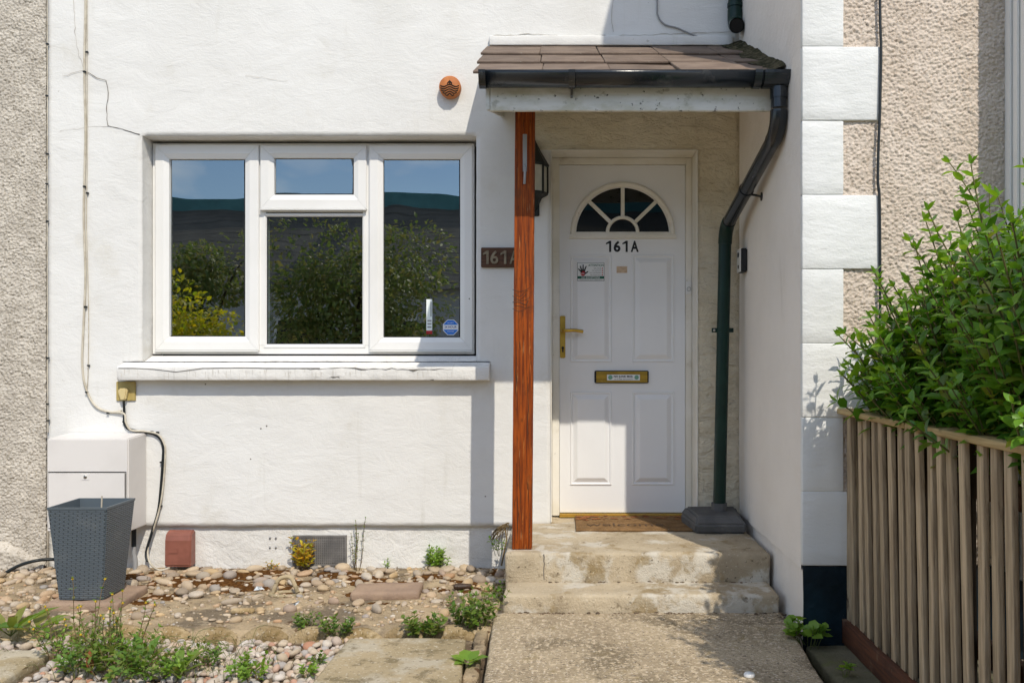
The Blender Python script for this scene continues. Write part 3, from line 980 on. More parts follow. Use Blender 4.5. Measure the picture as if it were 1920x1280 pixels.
# dim room behind the glass
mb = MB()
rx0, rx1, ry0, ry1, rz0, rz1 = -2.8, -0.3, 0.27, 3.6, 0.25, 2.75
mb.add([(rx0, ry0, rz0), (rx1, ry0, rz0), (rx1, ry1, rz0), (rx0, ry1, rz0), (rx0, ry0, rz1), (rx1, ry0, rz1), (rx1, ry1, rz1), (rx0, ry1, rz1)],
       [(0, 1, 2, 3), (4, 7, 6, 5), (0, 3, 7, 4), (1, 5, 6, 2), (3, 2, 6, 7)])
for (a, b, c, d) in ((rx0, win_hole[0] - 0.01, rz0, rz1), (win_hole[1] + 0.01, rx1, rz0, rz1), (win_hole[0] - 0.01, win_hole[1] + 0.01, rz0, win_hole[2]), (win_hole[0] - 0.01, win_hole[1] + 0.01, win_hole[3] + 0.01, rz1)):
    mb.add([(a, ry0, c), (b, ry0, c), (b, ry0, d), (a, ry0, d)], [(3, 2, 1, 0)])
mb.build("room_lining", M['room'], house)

# upper storey roof so that nothing shines in from above
mb = MB()
mb.prism([(-0.30, 5.12), (-0.30, 5.22), (4.0, 7.2), (8.3, 5.2), (8.3, 5.1)], 'x', -4.6, 4.6)
mb.build("roof", M['fartile'], house)
mb = MB().box(-2.85, 0.99, 8.0, 8.2, -0.05, 5.1)
mb.build("rear_wall", M['wall'], house)

# ---- the front door
DY = 0.205      # face of the door leaf
fy = 0.188
mb = MB()
dl, dr_, dt, db = px(1049.5, DY), px(1284.5, DY), pz(310, DY), pz(960, DY)
x0, x1, zt = door_hole[0] + 0.002, door_hole[1] - 0.002, door_hole[3] - 0.002
mb.box(x0, dl - 0.002, fy, fy + 0.07, 0.262, zt)
mb.box(dr_ + 0.002, x1, fy, fy + 0.07, 0.262, zt)
mb.box(dl - 0.002, dr_ + 0.002, fy, fy + 0.07, dt + 0.002, zt)
dframe = mb.build("door_frame", M['frame'], house, bevel=0.004)
# aged architrave round the opening, on the wall face
mb = MB()
ax0, ax1, azt = door_hole[0], door_hole[1], door_hole[3]
for (a, b, c, d) in ((ax1 - 0.004, ax1 + 0.002, 0.262, azt), (ax0 - 0.002, ax0 + 0.004, 0.262, azt)):
    mb.box(a, b, -0.006, 0.186, c, d)
mb.box(ax0 + 0.004, ax1 - 0.004, -0.006, 0.186, azt - 0.004, azt + 0.002)
mb.build("door_reveal_lining", M['frame'], house, bevel=0.002)

fcx, fbz, fR = px(1167.5, DY), pz(446, DY), (px(1266, DY) - px(1069, DY)) / 2
gR = fR - 0.034
gbz = pz(439, DY)
mb = MB()
z_top = fbz + fR + 0.02
mb.box(dl, dr_, DY, DY + 0.044, db, gbz)                        # below the fanlight
arc = [(fcx + gR * math.cos(t), gbz + gR * math.sin(t)) for t in [PI * i / 32 for i in range(33)]]
left = [(dl, gbz)] + [arc[i] for i in range(32, 15, -1)] + [(fcx, dt), (dl, dt)]
right = [(dr_, dt), (fcx, dt)] + [arc[i] for i in range(16, -1, -1)] + [(dr_, gbz)]
mb.prism(left, 'y', DY, DY + 0.044)
mb.prism(right, 'y', DY, DY + 0.044)
door = mb.build("front_door", M['door'], house)
# fanlight frame and bars
mb = MB()
N = 40
prof = [(fR, DY + 0.001), (fR - 0.003, DY - 0.010), (fR - 0.010, DY - 0.016), (fR - 0.018, DY - 0.013), (fR - 0.030, DY - 0.006), (gR - 0.001, DY + 0.012)]
vv = []
for i in range(N + 1):
    t = PI * i / N
    for r, y in prof:
        vv.append((fcx + r * math.cos(t), y, gbz + r * math.sin(t)))
kf = len(prof)
mb.add(vv, [(i * kf + j, i * kf + j + 1, (i + 1) * kf + j + 1, (i + 1) * kf + j) for i in range(N) for j in range(kf - 1)], 0, True)
mb.prism([(fcx - fR - 0.006, gbz - 0.026), (fcx + fR + 0.006, gbz - 0.026), (fcx + fR + 0.003, gbz - 0.001), (fcx - fR - 0.003, gbz - 0.001)], 'y', DY - 0.015, DY + 0.001)
mb.prism([(fcx - fR + 0.01, gbz - 0.0008), (fcx + fR - 0.01, gbz - 0.0008), (fcx + fR - 0.012, gbz + 0.012), (fcx - fR + 0.012, gbz + 0.012)], 'y', DY - 0.008, DY + 0.010)
mb.build("fanlight_frame", M['frame'], door, recalc=True)
mb = MB()
r_in = 0.098
for i in range(17):
    pass
vv = []
for i in range(25):
    t = PI * i / 24
    for r, y in ((r_in, DY + 0.01), (r_in - 0.002, DY - 0.006), (r_in - 0.019, DY - 0.006), (r_in - 0.021, DY + 0.01)):
        vv.append((fcx + r * math.cos(t), y, gbz + 0.012 + r * math.sin(t) * 0.98))
mb.add(vv, [(i * 4 + j, i * 4 + j + 1, (i + 1) * 4 + j + 1, (i + 1) * 4 + j) for i in range(24) for j in range(3)], 0, True)
for ang in (PI / 2, PI / 2 - 0.80, PI / 2 + 0.80):
    c, s_ = math.cos(ang), math.sin(ang)
    w = 0.0105
    a, b = r_in - 0.008, gR + 0.004
    q = [(fcx + c * a - s_ * w, gbz + s_ * a + c * w), (fcx + c * a + s_ * w, gbz + s_ * a - c * w), (fcx + c * b + s_ * w, gbz + s_ * b - c * w), (fcx + c * b - s_ * w, gbz + s_ * b + c * w)]
    mb.prism(q[::-1] if False else q, 'y', DY - 0.005 - 0.0006 * ang, DY + 0.01)
mb.build("fanlight_bar", M['frame'], door, recalc=True)
# five panes of the fanlight
angs = [0, PI / 2 - 0.80, PI / 2, PI / 2 + 0.80, PI]
for a0, a1 in zip(angs[:-1], angs[1:]):
    pts = [(fcx + (gR + 0.004) * math.cos(a0 + (a1 - a0) * i / 10), gbz + (gR + 0.004) * math.sin(a0 + (a1 - a0) * i / 10)) for i in range(11)]
    pts += [(fcx + (r_in - 0.01) * math.cos(a1 - (a1 - a0) * i / 5), gbz + (r_in - 0.01) * math.sin(a1 - (a1 - a0) * i / 5)) for i in range(6)]
    MB().prism(pts, 'y', DY + 0.014, DY + 0.018).build("fanlight_pane", M['fanglass'], door)
pts = [(fcx + (r_in - 0.0102) * math.cos(PI * i / 16), gbz + (r_in - 0.0102) * math.sin(PI * i / 16)) for i in range(17)]
MB().prism(pts, 'y', DY + 0.014, DY + 0.018).build("fanlight_pane", M['fanglass'], door)
MB().box(dl + 0.02, dr_ - 0.02, DY + 0.0445, DY + 0.06, gbz - 0.05, dt - 0.02).build("hall_backing", M['room'], house)  # dark sheet added close behind the fanlight, standing in for the hall


def door_panel(l, r, t, b):
    x0, x1, z0, z1 = px(l, DY), px(r, DY), pz(b, DY), pz(t, DY)
    prof = [(0, 0.002), (0.003, -0.006), (0.009, -0.006), (0.014, 0.0), (0.018, -0.0006), (0.042, -0.013), (0.046, -0.0135)]
    v = []
    for d, y in prof:
        v += [(x0 + d, DY + y, z0 + d), (x1 - d, DY + y, z0 + d), (x1 - d, DY + y, z1 - d), (x0 + d, DY + y, z1 - d)]
    f = []
    for i in range(len(prof) - 1):
        for k in range(4):
            f.append((4 * i + k, 4 * i + (k + 1) % 4, 4 * i + 4 + (k + 1) % 4, 4 * i + 4 + k))
    e = 4 * (len(prof) - 1)
    f.append((e, e + 1, e + 2, e + 3))
    MB().add(v, f).build("door_panel", M['door'], door)


door_panel(1069, 1147, 478, 679)
door_panel(1185, 1264, 478, 679)
door_panel(1069, 1147, 734, 909)
door_panel(1185, 1264, 734, 909)
# handle
mb = MB()
hx0, hx1 = px(1049.8, DY), px(1060, DY)
mb.box(hx0, hx1, DY - 0.009, DY - 0.0005, pz(671, DY), pz(592, DY))
hb = mb.build("handle_plate", M['brass'], door, bevel=0.004)
hz, hcx = pz(620, DY), px(1055, DY)
mb = MB()
mb.tube(smooth_path([(hcx, DY - 0.008, hz), (hcx, DY - 0.045, hz), (hcx + 0.02, DY - 0.058, hz), (hcx + 0.07, DY - 0.058, hz + 0.001), (px(1093, DY), DY - 0.054, hz - 0.006)], 5), 0.0095, 10)
mb.build("handle", M['brass'], door)
mb = MB()
mb.lathe([(0.0001, 0), (0.008, 0), (0.008, 0.003)], (hcx + 0.001, DY - 0.0125, pz(652, DY)), 'y', 14)
mb.box(hcx - 0.003, hcx + 0.005, DY - 0.0125, DY - 0.009, pz(660, DY), pz(654, DY))
mb.build("keyhole", M['black'], door)
# letter plate
lx0, lx1, lz0, lz1 = px(1114.5, DY), px(1216, DY), pz(718, DY), pz(694.5, DY)
mb = MB().box(lx0, lx1, DY - 0.012, DY - 0.0005, lz0, lz1)
mb.build("letter_plate", M['black'], door, bevel=0.004)
mb = MB()
a, b = lx0 + 0.010, lx1 - 0.008
for (z0, z1, y) in ((0.08, 0.20, 0.021), (0.22, 0.30, 0.018), (0.32, 0.68, 0.016), (0.70, 0.78, 0.018), (0.80, 0.92, 0.021)):
    mb.box(a, b, DY - y, DY - 0.0125, lz0 + (lz1 - lz0) * z0, lz0 + (lz1 - lz0) * z1)
mb.build("letter_flap", M['brass'], door, bevel=0.0015)
mb = MB()
sx, sz = px(1168.5, DY), pz(707.3, DY)
mb.box(sx - 0.095, sx + 0.095, DY - 0.0225, DY - 0.0215, sz - 0.017, sz + 0.017, 0)
for s in (-1, 1):
    mb.lathe([(0.013, 0), (0.0001, 0)], (sx + s * 0.076, DY - 0.0232, sz + 0.001), 'y', 16, 2)
mb.text("NO JUNK MAIL", sx, sz + 0.0045, 0.112, 0.015, facing(DY - 0.0233), 1, 0.03)
mb.text("NO FLYERS  NO LEAFLETS", sx, sz - 0.010, 0.108, 0.005, facing(DY - 0.0233), 1)
mb.build("letter_sticker", [M['white'], M['blacktext'], M['palegreen']], door)
# number in black vinyl
mb = MB()
for ch, c, w in (("1", 1141, 10), ("6", 1157, 13), ("1", 1172, 10), ("A", 1190, 15)):
    mb.text(ch, px(c, DY), pz(462, DY), w * 5.205 / F, 21 * 5.205 / F, facing(DY - 0.0012), 0, 0.035)
mb.build("door_number", M['blacktext'], door)
# warning sticker with a hand
mb = MB()
sx, sz = px(1107.5, DY), pz(510, DY)
yS = DY - 0.0150
w2, h2 = 0.0785, 0.0525
mb.box(sx - w2, sx + w2, yS, yS + 0.001, sz - h2, sz + h2, 1)
mb.box(sx - w2 + 0.002, sx + w2 - 0.002, yS - 0.0004, yS - 0.0001, sz - h2 + 0.002, sz + h2 - 0.002, 0)
mb.box(sx - w2 + 0.002, sx + w2 - 0.002, yS - 0.0008, yS - 0.0005, sz - h2 + 0.012, sz - h2 + 0.027, 2)
mb.text("ATTENTION", sx + 0.030, sz + h2 - 0.015, 0.088, 0.013, facing(yS - 0.0010), 2, 0.02)
for i, tx in enumerate(("NO SALES", "NO SURVEYS", "NO CANVASSERS", "NO COLD CALLS")):
    w = (0.042, 0.052, 0.066, 0.062)[i]
    z = sz + 0.020 - i * 0.0125
    mb.text(tx, sx + 0.060 - w / 2, z, w, 0.006, facing(yS - 0.0010), 1)
    mb.box(sx + 0.064, sx + 0.0705, yS - 0.0010, yS - 0.0007, z - 0.003, z + 0.003, 3)
mb.text("NO EXCEPTIONS", sx, sz - h2 + 0.0195, 0.106, 0.009, facing(yS - 0.0012), 0, 0.02)
mb.text("Thank you for your cooperation", sx, sz - h2 + 0.0068, 0.13, 0.005, facing(yS - 0.0010), 1)
hx, hz_ = sx - 0.045, sz - 0.008
for i, (ax, az, bx, bz) in enumerate(((-0.006, 0.004, -0.027, 0.026), (-0.006, 0.010, -0.016, 0.042), (0, 0.012, 0.001, 0.050), (0.006, 0.010, 0.019, 0.041), (0.008, -0.004, 0.030, 0.010))):
    mb.tube([(hx + ax, yS - 0.0008, hz_ + az), (hx + bx, yS - 0.0008, hz_ + bz)], [0.0046, 0.0030], 6, 1)
mb.lathe([(0.0148, 0), (0.0001, 0)], (hx, yS - 0.0026, hz_ + 0.001), 'y', 18, 1)
mb.lathe([(0.0140, 0), (0.0001, 0)], (hx, yS - 0.0030, hz_ - 0.002), 'y', 18, 3)
mb.text("STOP", hx, hz_ - 0.003, 0.020, 0.007, facing(yS - 0.0034), 0, 0.02)
mb.build("warning_sticker", [M['white'], M['blacktext'], M['green'], M['red']], door)
mb = MB()
a = P(1166, 505.5, DY)
mb.box(a.x - 0.031, a.x + 0.031, DY - 0.0014, DY - 0.0004, a.z - 0.019, a.z + 0.019)
mb.build("paper_patch", M['cream'], door)
# threshold
mb = MB().box(dl - 0.001, dr_ + 0.001, 0.165, 0.202, 0.2585, 0.268)
mb.box(dl - 0.001, dr_ + 0.001, 0.176, 0.203, 0.2684, 0.2765)
mb.build("threshold", M['brassflat'], house, bevel=0.002)

# ================================================================ PORCH CANOPY
canopy = thing("porch_canopy", "small tiled porch canopy carried on an orange brown timber post beside the door", "porch canopy", (0.35, -0.6, 0))
FY = -1.0
fz0_, fx0_ = pz(208, FY), px(919, FY)
W, Fc = rough_box(fx0_, 0.985, FY, FY + 0.022, fz0_, fz0_ + 0.165, res=0.03, r=0.004, amp=0.0015, freq=16, seed=2)
link("fascia_board", np_mesh("fascia_board", W - np.array(ROOT[canopy.name]), Fc, M['fascia']), canopy)
slope = (2.915 - 2.437) / 1.05


def roof_z(y):
    return 2.437 + (y + 1.05) * slope


mb = MB()
mb.prism([(-0.999, fz0_ + 0.004), (-0.003, 2.52), (-0.003, roof_z(-0.003) - 0.03), (-0.999, roof_z(-0.999) - 0.03)], 'x', fx0_ - 0.020, fx0_ - 0.001)
mb.build("barge_board", M['fascia'], canopy, bevel=0.003)
mb = MB()
mb.prism([(-0.975, roof_z(-0.975) - 0.075), (-0.003, roof_z(-0.003) - 0.075), (-0.003, roof_z(-0.003) - 0.03), (-0.975, roof_z(-0.975) - 0.03)], 'x', fx0_, 0.99)
mb.build("roof_deck", M['fascia'], canopy)
ang = math.atan(slope)
TW, TL, TT = 0.305, 0.44, 0.013
W, Fc = rough_box(-TW / 2 + 0.0015, TW / 2 - 0.0015, 0, TL, 0, TT, res=0.06, r=0.003, amp=0.0012, freq=20, seed=8)
tile_me = np_mesh("roof_tile", W, Fc, M['tile'], True)
W, Fc = rough_box(-TW / 4 + 0.0015, TW / 4 - 0.0015, 0, TL, 0, TT, res=0.06, r=0.003, amp=0.0012, freq=20, seed=9)
half_me = np_mesh("roof_tile", W, Fc, M['tile'], True)


def place_tile(row, cx, me=tile_me, dt_=0.0, roll=0.0, yaw=0.0, lift=0.0):
    t = row * 0.362 - 0.012 + dt_
    y = -1.05 + t * math.cos(ang)
    z = 2.437 + t * math.sin(ang) + lift
    piece("roof_tile", me, canopy, (cx, y, z), (ang - 0.030 + random.uniform(-.006, .006), roll, yaw))


for row in range(3):
    x = -0.385 - 0.012 * row + TW / 2
    for k in range(4):
        d, ro, yw, li = random.uniform(-.006, .006), random.uniform(-.006, .006), random.uniform(-.008, .008), 0
        if row == 0 and k == 2:
            d, ro, li = -0.012, 0.014, -0.006
        if row == 0 and k == 3:
            d, ro, yw, li = 0.012, -0.012, 0.01, 0.008
        place_tile(row, x, dt_=d, roll=ro, yaw=yw, lift=li)
        x += TW
    place_tile(row, x - TW / 4, half_me, lift=0.001)
# starter course glimpsed under the eave tiles
mb = MB()
for a, b in ((-0.34, 0.0), (0.003, 0.30), (0.304, 0.60), (0.604, 0.90)):
    mb.prism([(-1.058, 2.424), (-0.8, 2.424 + 0.258 * slope), (-0.8, 2.432 + 0.258 * slope), (-1.058, 2.432)], 'x', a, b)
mb.build("starter_course", M['tile'], canopy)
# white lead upstand against the house wall
W, Fc = rough_box(-0.392, 0.96, -0.028, 0.004, pz(87, -0.01), pz(69, -0.01), res=0.02, r=0.005, amp=0.003, freq=12, seed=5)
W[:, 1] = np.minimum(W[:, 1], -0.0045)
link("upstand", np_mesh("upstand", W - np.array(ROOT[canopy.name]), Fc, M['wall']), canopy)
# mossy mortar fillet along the side wall
n_, m_ = 40, 8
vv = []
for i in range(n_ + 1):
    y = -1.04 + 1.03 * i / n_
    for j in range(m_ + 1):
        s = j / m_
        w = 0.055 + 0.06 * vnoise(np.array(y * 9), np.array(0.3), 2)
        x = 0.998 - w * (1 - s)
        z = roof_z(y) + 0.010 + 0.030 * s ** 2.0 * (0.7 + 0.6 * vnoise(np.array(y * 12), np.array(1.0), 4)) + 0.007 * (vnoise(np.array(y * 28), np.array(s * 5), 6) - 0.5)
        vv.append((x, y, float(z)))
mb = MB().add(vv, [(i * (m_ + 1) + j, i * (m_ + 1) + j + 1, (i + 1) * (m_ + 1) + j + 1, (i + 1) * (m_ + 1) + j) for i in range(n_) for j in range(m_)], 0, True)
mb.build("mortar_fillet", M['moss'], canopy)
# the post
PY0, PY1 = -0.674, -0.578
pz0, pz1 = 0.2585, 2.42


def post_warp(x, y, z):
    t = (z - pz0) / (2.29 - pz0)
    return (x + 0.014 * t, y, z)


zs = 1.868


def post_piece(nm, z0, z1, mat, seed):
    W, Fc = rough_box(px(960, PY0), px(997, PY0), PY0, PY1, z0, z1, res=0.03, r=0.004, amp=0.0012, freq=10, seed=seed, warp=post_warp)
    return link(nm, np_mesh(nm, W - np.array(ROOT[canopy.name]), Fc, mat), canopy)


post = post_piece("post", pz0, pz1, M['timber'], 3)
mb = MB()
kx = px(978, PY0)
for k in range(7):
    z = pz(545 + 6 * k, PY0)
    d = 0.010 * math.sin(k * 1.1)
    mb.tube(smooth_path([(kx - 0.044 + 0.006 * (k % 2), PY0 - 0.0006, z + 0.006), (kx - 0.01, PY0 - 0.0008, z - 0.004 - d), (kx + 0.02, PY0 - 0.0008, z + 0.004 + d), (kx + 0.040 - 0.008 * (k % 3), PY0 - 0.0006, z + 0.016)], 4), 0.0011 + 0.0006 * (k == 4), 4, sm=False)
for (u, v0, v1) in ((968, 640, 760), (990, 700, 840), (975, 850, 960), (985, 430, 520), (971, 930, 1022), (993, 960, 1025)):
    mb.tube([P(u + random.uniform(-1.2, 1.2), v0 + (v1 - v0) * i / 8, PY0 - 0.0004) for i in range(9)], [0.0004 + 0.0012 * math.sin(PI * i / 8) for i in range(9)], 4, sm=False)
mb.build("grain_split", M['darktimber'], post, kind='stuff')
# old hasp left on the post
mb = MB()
hx = px(983, PY0) + 0.003
mb.box(hx - 0.010, hx + 0.010, PY0 - 0.004, PY0 - 0.0005, pz(322, PY0), pz(252, PY0), 0)
mb.tube(smooth_path([(hx, PY0 - 0.004, pz(312, PY0)), (hx + 0.002, PY0 - 0.018, pz(318, PY0)), (hx, PY0 - 0.020, pz(335, PY0)), (hx - 0.002, PY0 - 0.006, pz(345, PY0))], 4), 0.006, 8, 0)
mb.build("hasp", [M['cablegrey']], post, bevel=0.0)

# ================================================================ GUTTER AND PIPES
gutter = thing("rain_gutter", "black half round rain gutter along the porch eave", "gutter", (0.3, -1.06, 2.36))
GYc, GZ, GR = -1.062, 2.432, 0.060


def half_pipe(m, x0, x1, R, th, zc=GZ, n=16, lip=0.0):
    outer = [(GYc + R * math.cos(PI + PI * i / n), zc + R * math.sin(PI + PI * i / n)) for i in range(n + 1)]
    inner = [(GYc + (R - th) * math.cos(2 * PI - PI * i / n), zc + (R - th) * math.sin(2 * PI - PI * i / n)) for i in range(n + 1)]
    pts = outer + inner
    k = len(pts)
    v = [(x0, a, b) for a, b in pts] + [(x1, a, b) for a, b in pts]
    f = [(i, i + k, (i + 1) % k + k, (i + 1) % k) for i in range(k)]
    for s in (0, k):
        for i in range(n):
            q = (s + i, s + i + 1, s + k - 2 - i, s + k - 1 - i)
            f.append(q if s == 0 else q[::-1])
    return m.add(v, f, 0, False)


gx0, gx1 = px(897, GYc - 0.05), 0.998
half_pipe(MB(), gx0 + 0.012, 0.895, GR, 0.003).build("trough", M['gutter'], gutter, recalc=True)
for p in gutter.children:
    p.data.polygons.foreach_set('use_smooth', [True] * len(p.data.polygons))
mb = half_pipe(MB(), gx0, gx0 + 0.030, GR + 0.004, 0.006)
mb.prism([(GYc + GR * math.cos(PI + PI * i / 16), GZ + GR * math.sin(PI + PI * i / 16)) for i in range(17)], 'x', gx0 + 0.001, gx0 + 0.005)
mb.build("end_cap", M['gutter'], gutter, recalc=True)
half_pipe(MB(), 0.888, gx1, GR + 0.005, 0.005).build("outlet", M['gutter'], gutter, recalc=True)
half_pipe(MB(), 0.846, 0.878, GR + 0.005, 0.005).build("union_clip", M['gutter'], gutter, recalc=True)
for bx in (px(1072, GYc), 0.52):
    if bx > 0.3:
        continue
    mb = half_pipe(MB(), bx - 0.014, bx + 0.014, GR + 0.004, 0.004)
    mb.prism([(GYc - 0.012, GZ - GR - 0.003), (GYc + 0.015, GZ - GR - 0.030), (-1.002, GZ - GR - 0.030), (-1.002, GZ - GR + 0.02), (GYc + 0.03, GZ - GR + 0.012)], 'x', bx - 0.005, bx + 0.005)
    mb.build("bracket", M['gutter'], gutter, recalc=True)

downpipe = thing("downpipe", "dark round downpipe bending back from the porch gutter and down beside the door", "downpipe", (0.87, -0.14, 0.36))
pA = Vector((0.962, -1.058, 2.372))
pB = Vector((0.962, -1.058, 2.185))
pC = Vector((px(1360, -0.13), -0.13, pz(428, -0.13)))
pD = Vector((px(1348.5, -0.13), -0.13, 0.345))


def bend(a, b, c, r, n=7):
    d1, d2 = (a - b).normalized(), (c - b).normalized()
    p, q = b + d1 * r, b + d2 * r
    return [p.lerp(b, t).lerp(b.lerp(q, t), t) for t in [i / n for i in range(n + 1)]]


R_ = 0.0345
e1 = bend(pA, pB, pC, 0.085)
e2 = bend(pB, pC, pD, 0.085)
MB().tube([pA, Vector((pA.x, pA.y, 2.325))], R_ + 0.004, 16).build("outlet_spigot", M['gutter'], downpipe)
MB().tube([Vector((pA.x, pA.y, 2.328)), e1[0] + Vector((0, 0, 0.012))], R_, 16).build("offset_top", M['gutter'], downpipe)
MB().tube(e1, R_ + 0.003, 16).build("elbow", M['gutter'], downpipe)
MB().tube([e1[-1] - (pC - pB).normalized() * 0.01, e2[0] + (pC - pB).normalized() * 0.01], R_, 16).build("offset_pipe", M['gutter'], downpipe)
MB().tube(e2, R_ + 0.003, 16).build("elbow", M['pipe'], downpipe)
MB().tube([e2[-1] + Vector((0, 0, 0.012)), pD], R_, 18).build("lower_pipe", M['pipe'], downpipe)
MB().tube([Vector((pA.x, pA.y, 2.262)), Vector((pA.x, pA.y, 2.272))], R_ + 0.003, 16).build("collar", M['gutter'], downpipe)
cm = pB.lerp(pC, 0.56)
dd = (pC - pB).normalized()
mb = MB().tube([cm - dd * 0.01, cm + dd * 0.01], R_ + 0.004, 16)
mb.tube([cm + Vector((0.02, 0, -0.02)), Vector((0.998, cm.y - 0.02, cm.z - 0.035))], 0.006, 8)
mb.lathe([(0.0001, -0.004), (0.022, -0.004), (0.022, 0)], (1.0, cm.y - 0.02, cm.z - 0.035), 'x', 12)
mb.build("pipe_clip", M['gutter'], downpipe)
q = pC.lerp(pD, 0.36)
mb = MB().tube([q + Vector((0, 0, 0.012)), q - Vector((0, 0, 0.012))], R_ + 0.004, 16)
mb.box(q.x - 0.062, q.x - 0.03, q.y - 0.004, q.y + 0.004, q.z - 0.012, q.z + 0.012)
mb.box(q.x + 0.03, q.x + 0.056, q.y - 0.004, q.y + 0.004, q.z - 0.012, q.z + 0.012)
mb.box(q.x - 0.010, q.x + 0.010, q.y + 0.03, q.y + 0.126, q.z - 0.01, q.z + 0.01)
mb.lathe([(0.0001, -0.002), (0.007, -0.002), (0.007, 0)], (q.x - 0.048, q.y - 0.004, q.z), 'y', 10, 1)
mb.build("pipe_clip", [M['pipe'], M['steel']], downpipe)

upper = thing("upper_downpipe", "short dark green pipe ending in an open shoe above the porch roof", "downpipe", (px(1378, -0.07), -0.07, 3.0))
ux = px(1378, -0.07)
mb = MB()
mb.tube([(ux, -0.07, 5.1), (ux, -0.07, 3.05)], 0.0375, 18)
mb.build("pipe", M['pipe'], upper)
mb = MB()
shoe = [Vector((ux, -0.07, 3.09)), Vector((ux, -0.07, 3.04)), Vector((ux, -0.085, 3.005)), Vector((ux - 0.004, -0.125, 2.985)), Vector((ux - 0.006, -0.155, 2.975))]
mb.tube(shoe, 0.041, 18, caps=False)
mb.tube([shoe[-1] + Vector((0, 0.004, 0)), shoe[-2] + Vector((0, 0.01, 0.002)), shoe[-3] + Vector((0, 0.0, 0.0))], 0.037, 18, 1)
mb.build("shoe", [M['pipe'], M['darkhole']], upper)
MB().tube([(ux, -0.07, 3.105), (ux, -0.07, 3.125)], 0.0425, 18).build("collar", M['pipe'], upper)

# drain shoe block at the foot of the downpipe
drain = thing("drain_cover", "dark grey moulded block at the foot of the downpipe on the top step", "drain block", (0.83, -0.15, 0.257))
zb = 0.2575
mb = MB()
bx0, bx1 = px(1296, -0.29), px(1400, -0.29)
v = [(bx0 + 0.02, -0.30, zb), (bx1 - 0.005, -0.30, zb), (bx1, -0.02, zb), (bx0 - 0.015, -0.02, zb),
     (bx0 + 0.02, -0.31, zb + 0.05), (bx1 - 0.005, -0.31, zb + 0.05), (bx1, -0.02, zb + 0.06), (bx0 - 0.02, -0.02, zb + 0.06),
     (bx0 + 0.035, -0.275, zb + 0.088), (bx1 - 0.035, -0.275, zb + 0.088), (bx1 - 0.01, -0.022, zb + 0.098), (bx0 + 0.01, -0.022, zb + 0.098)]
f = [(3, 2, 1, 0)] + [(a + k, a + (k + 1) % 4, a + 4 + (k + 1) % 4, a + 4 + k) for a in (0, 4) for k in range(4)] + [(8, 9, 10, 11)]
mb.add(v, f)
mb.build("block", M['shoe'], drain, bevel=0.010, seg=2)
MB().tube([(pD.x, -0.13, zb + 0.085), (pD.x, -0.13, zb + 0.135)], R_ + 0.008, 18).build("socket", M['shoe'], drain)

# ================================================================ NEIGHBOUR ON THE RIGHT
right_house = thing("neighbouring_house", "projecting pinkish roughcast neighbouring house with white corner blocks and a dark blue base", "house", (1.5, -1.3, 0))
RX, RYF = 1.003, -1.297
# side wall that faces the porch
nz_, ny_ = 150, 44
ys = np.linspace(RYF + 0.010, 0.02, ny_)
zs_ = np.linspace(0.312, 5.2, nz_)
Y, Z = np.meshgrid(ys, zs_)
Xw = RX - 0.003 + 0.006 * (fbm(Y * 3, Z * 3, 21, 3) + 0.3 * fbm(Y * 14, Z * 14, 23, 3))
Z = Z + np.where(Z < 0.313, 0.012 * fbm(Y * 9, Z * 0, 31, 3), 0)
vv = np.stack([Xw, Y, Z], -1).reshape(-1, 3)
i = np.arange(ny_ - 1)[None, :] + ny_ * np.arange(nz_ - 1)[:, None]
ff = np.stack([i, i + ny_, i + ny_ + 1, i + 1], -1).reshape(-1, 4)
edge = [tuple(vv[k]) for k in range(ny_)] + [(RX + 0.05, vv[k][1], vv[k][2]) for k in range(ny_)]
vv2 = np.concatenate([vv, np.array(edge)])
b0 = len(vv)
ff2 = np.concatenate([ff, np.array([(b0 + k, b0 + k + 1, b0 + ny_ + k + 1, b0 + ny_ + k) for k in range(ny_ - 1)])])
link("side_wall", np_mesh("side_wall", vv2 - np.array(ROOT[right_house.name]), ff2, M['return']), right_house)
W, Fc = rough_box(RX + 0.014, RX + 0.3, RYF + 0.012, 0.02, -0.06, 0.33, res=0.04, r=0.004, amp=0.004, freq=12, seed=33)
link("side_base", np_mesh("side_base", W - np.array(ROOT[right_house.name]), Fc, M['return']), right_house)
W, Fc = rough_box(RX + 0.004, 4.2, RYF + 0.000, RYF + 0.011, -0.06, 0.326, res=0.04, r=0.003, amp=0.004, freq=9, seed=35)
link("front_base", np_mesh("front_base", W - np.array(ROOT[right_house.name]), Fc, M['plinth']), right_house)


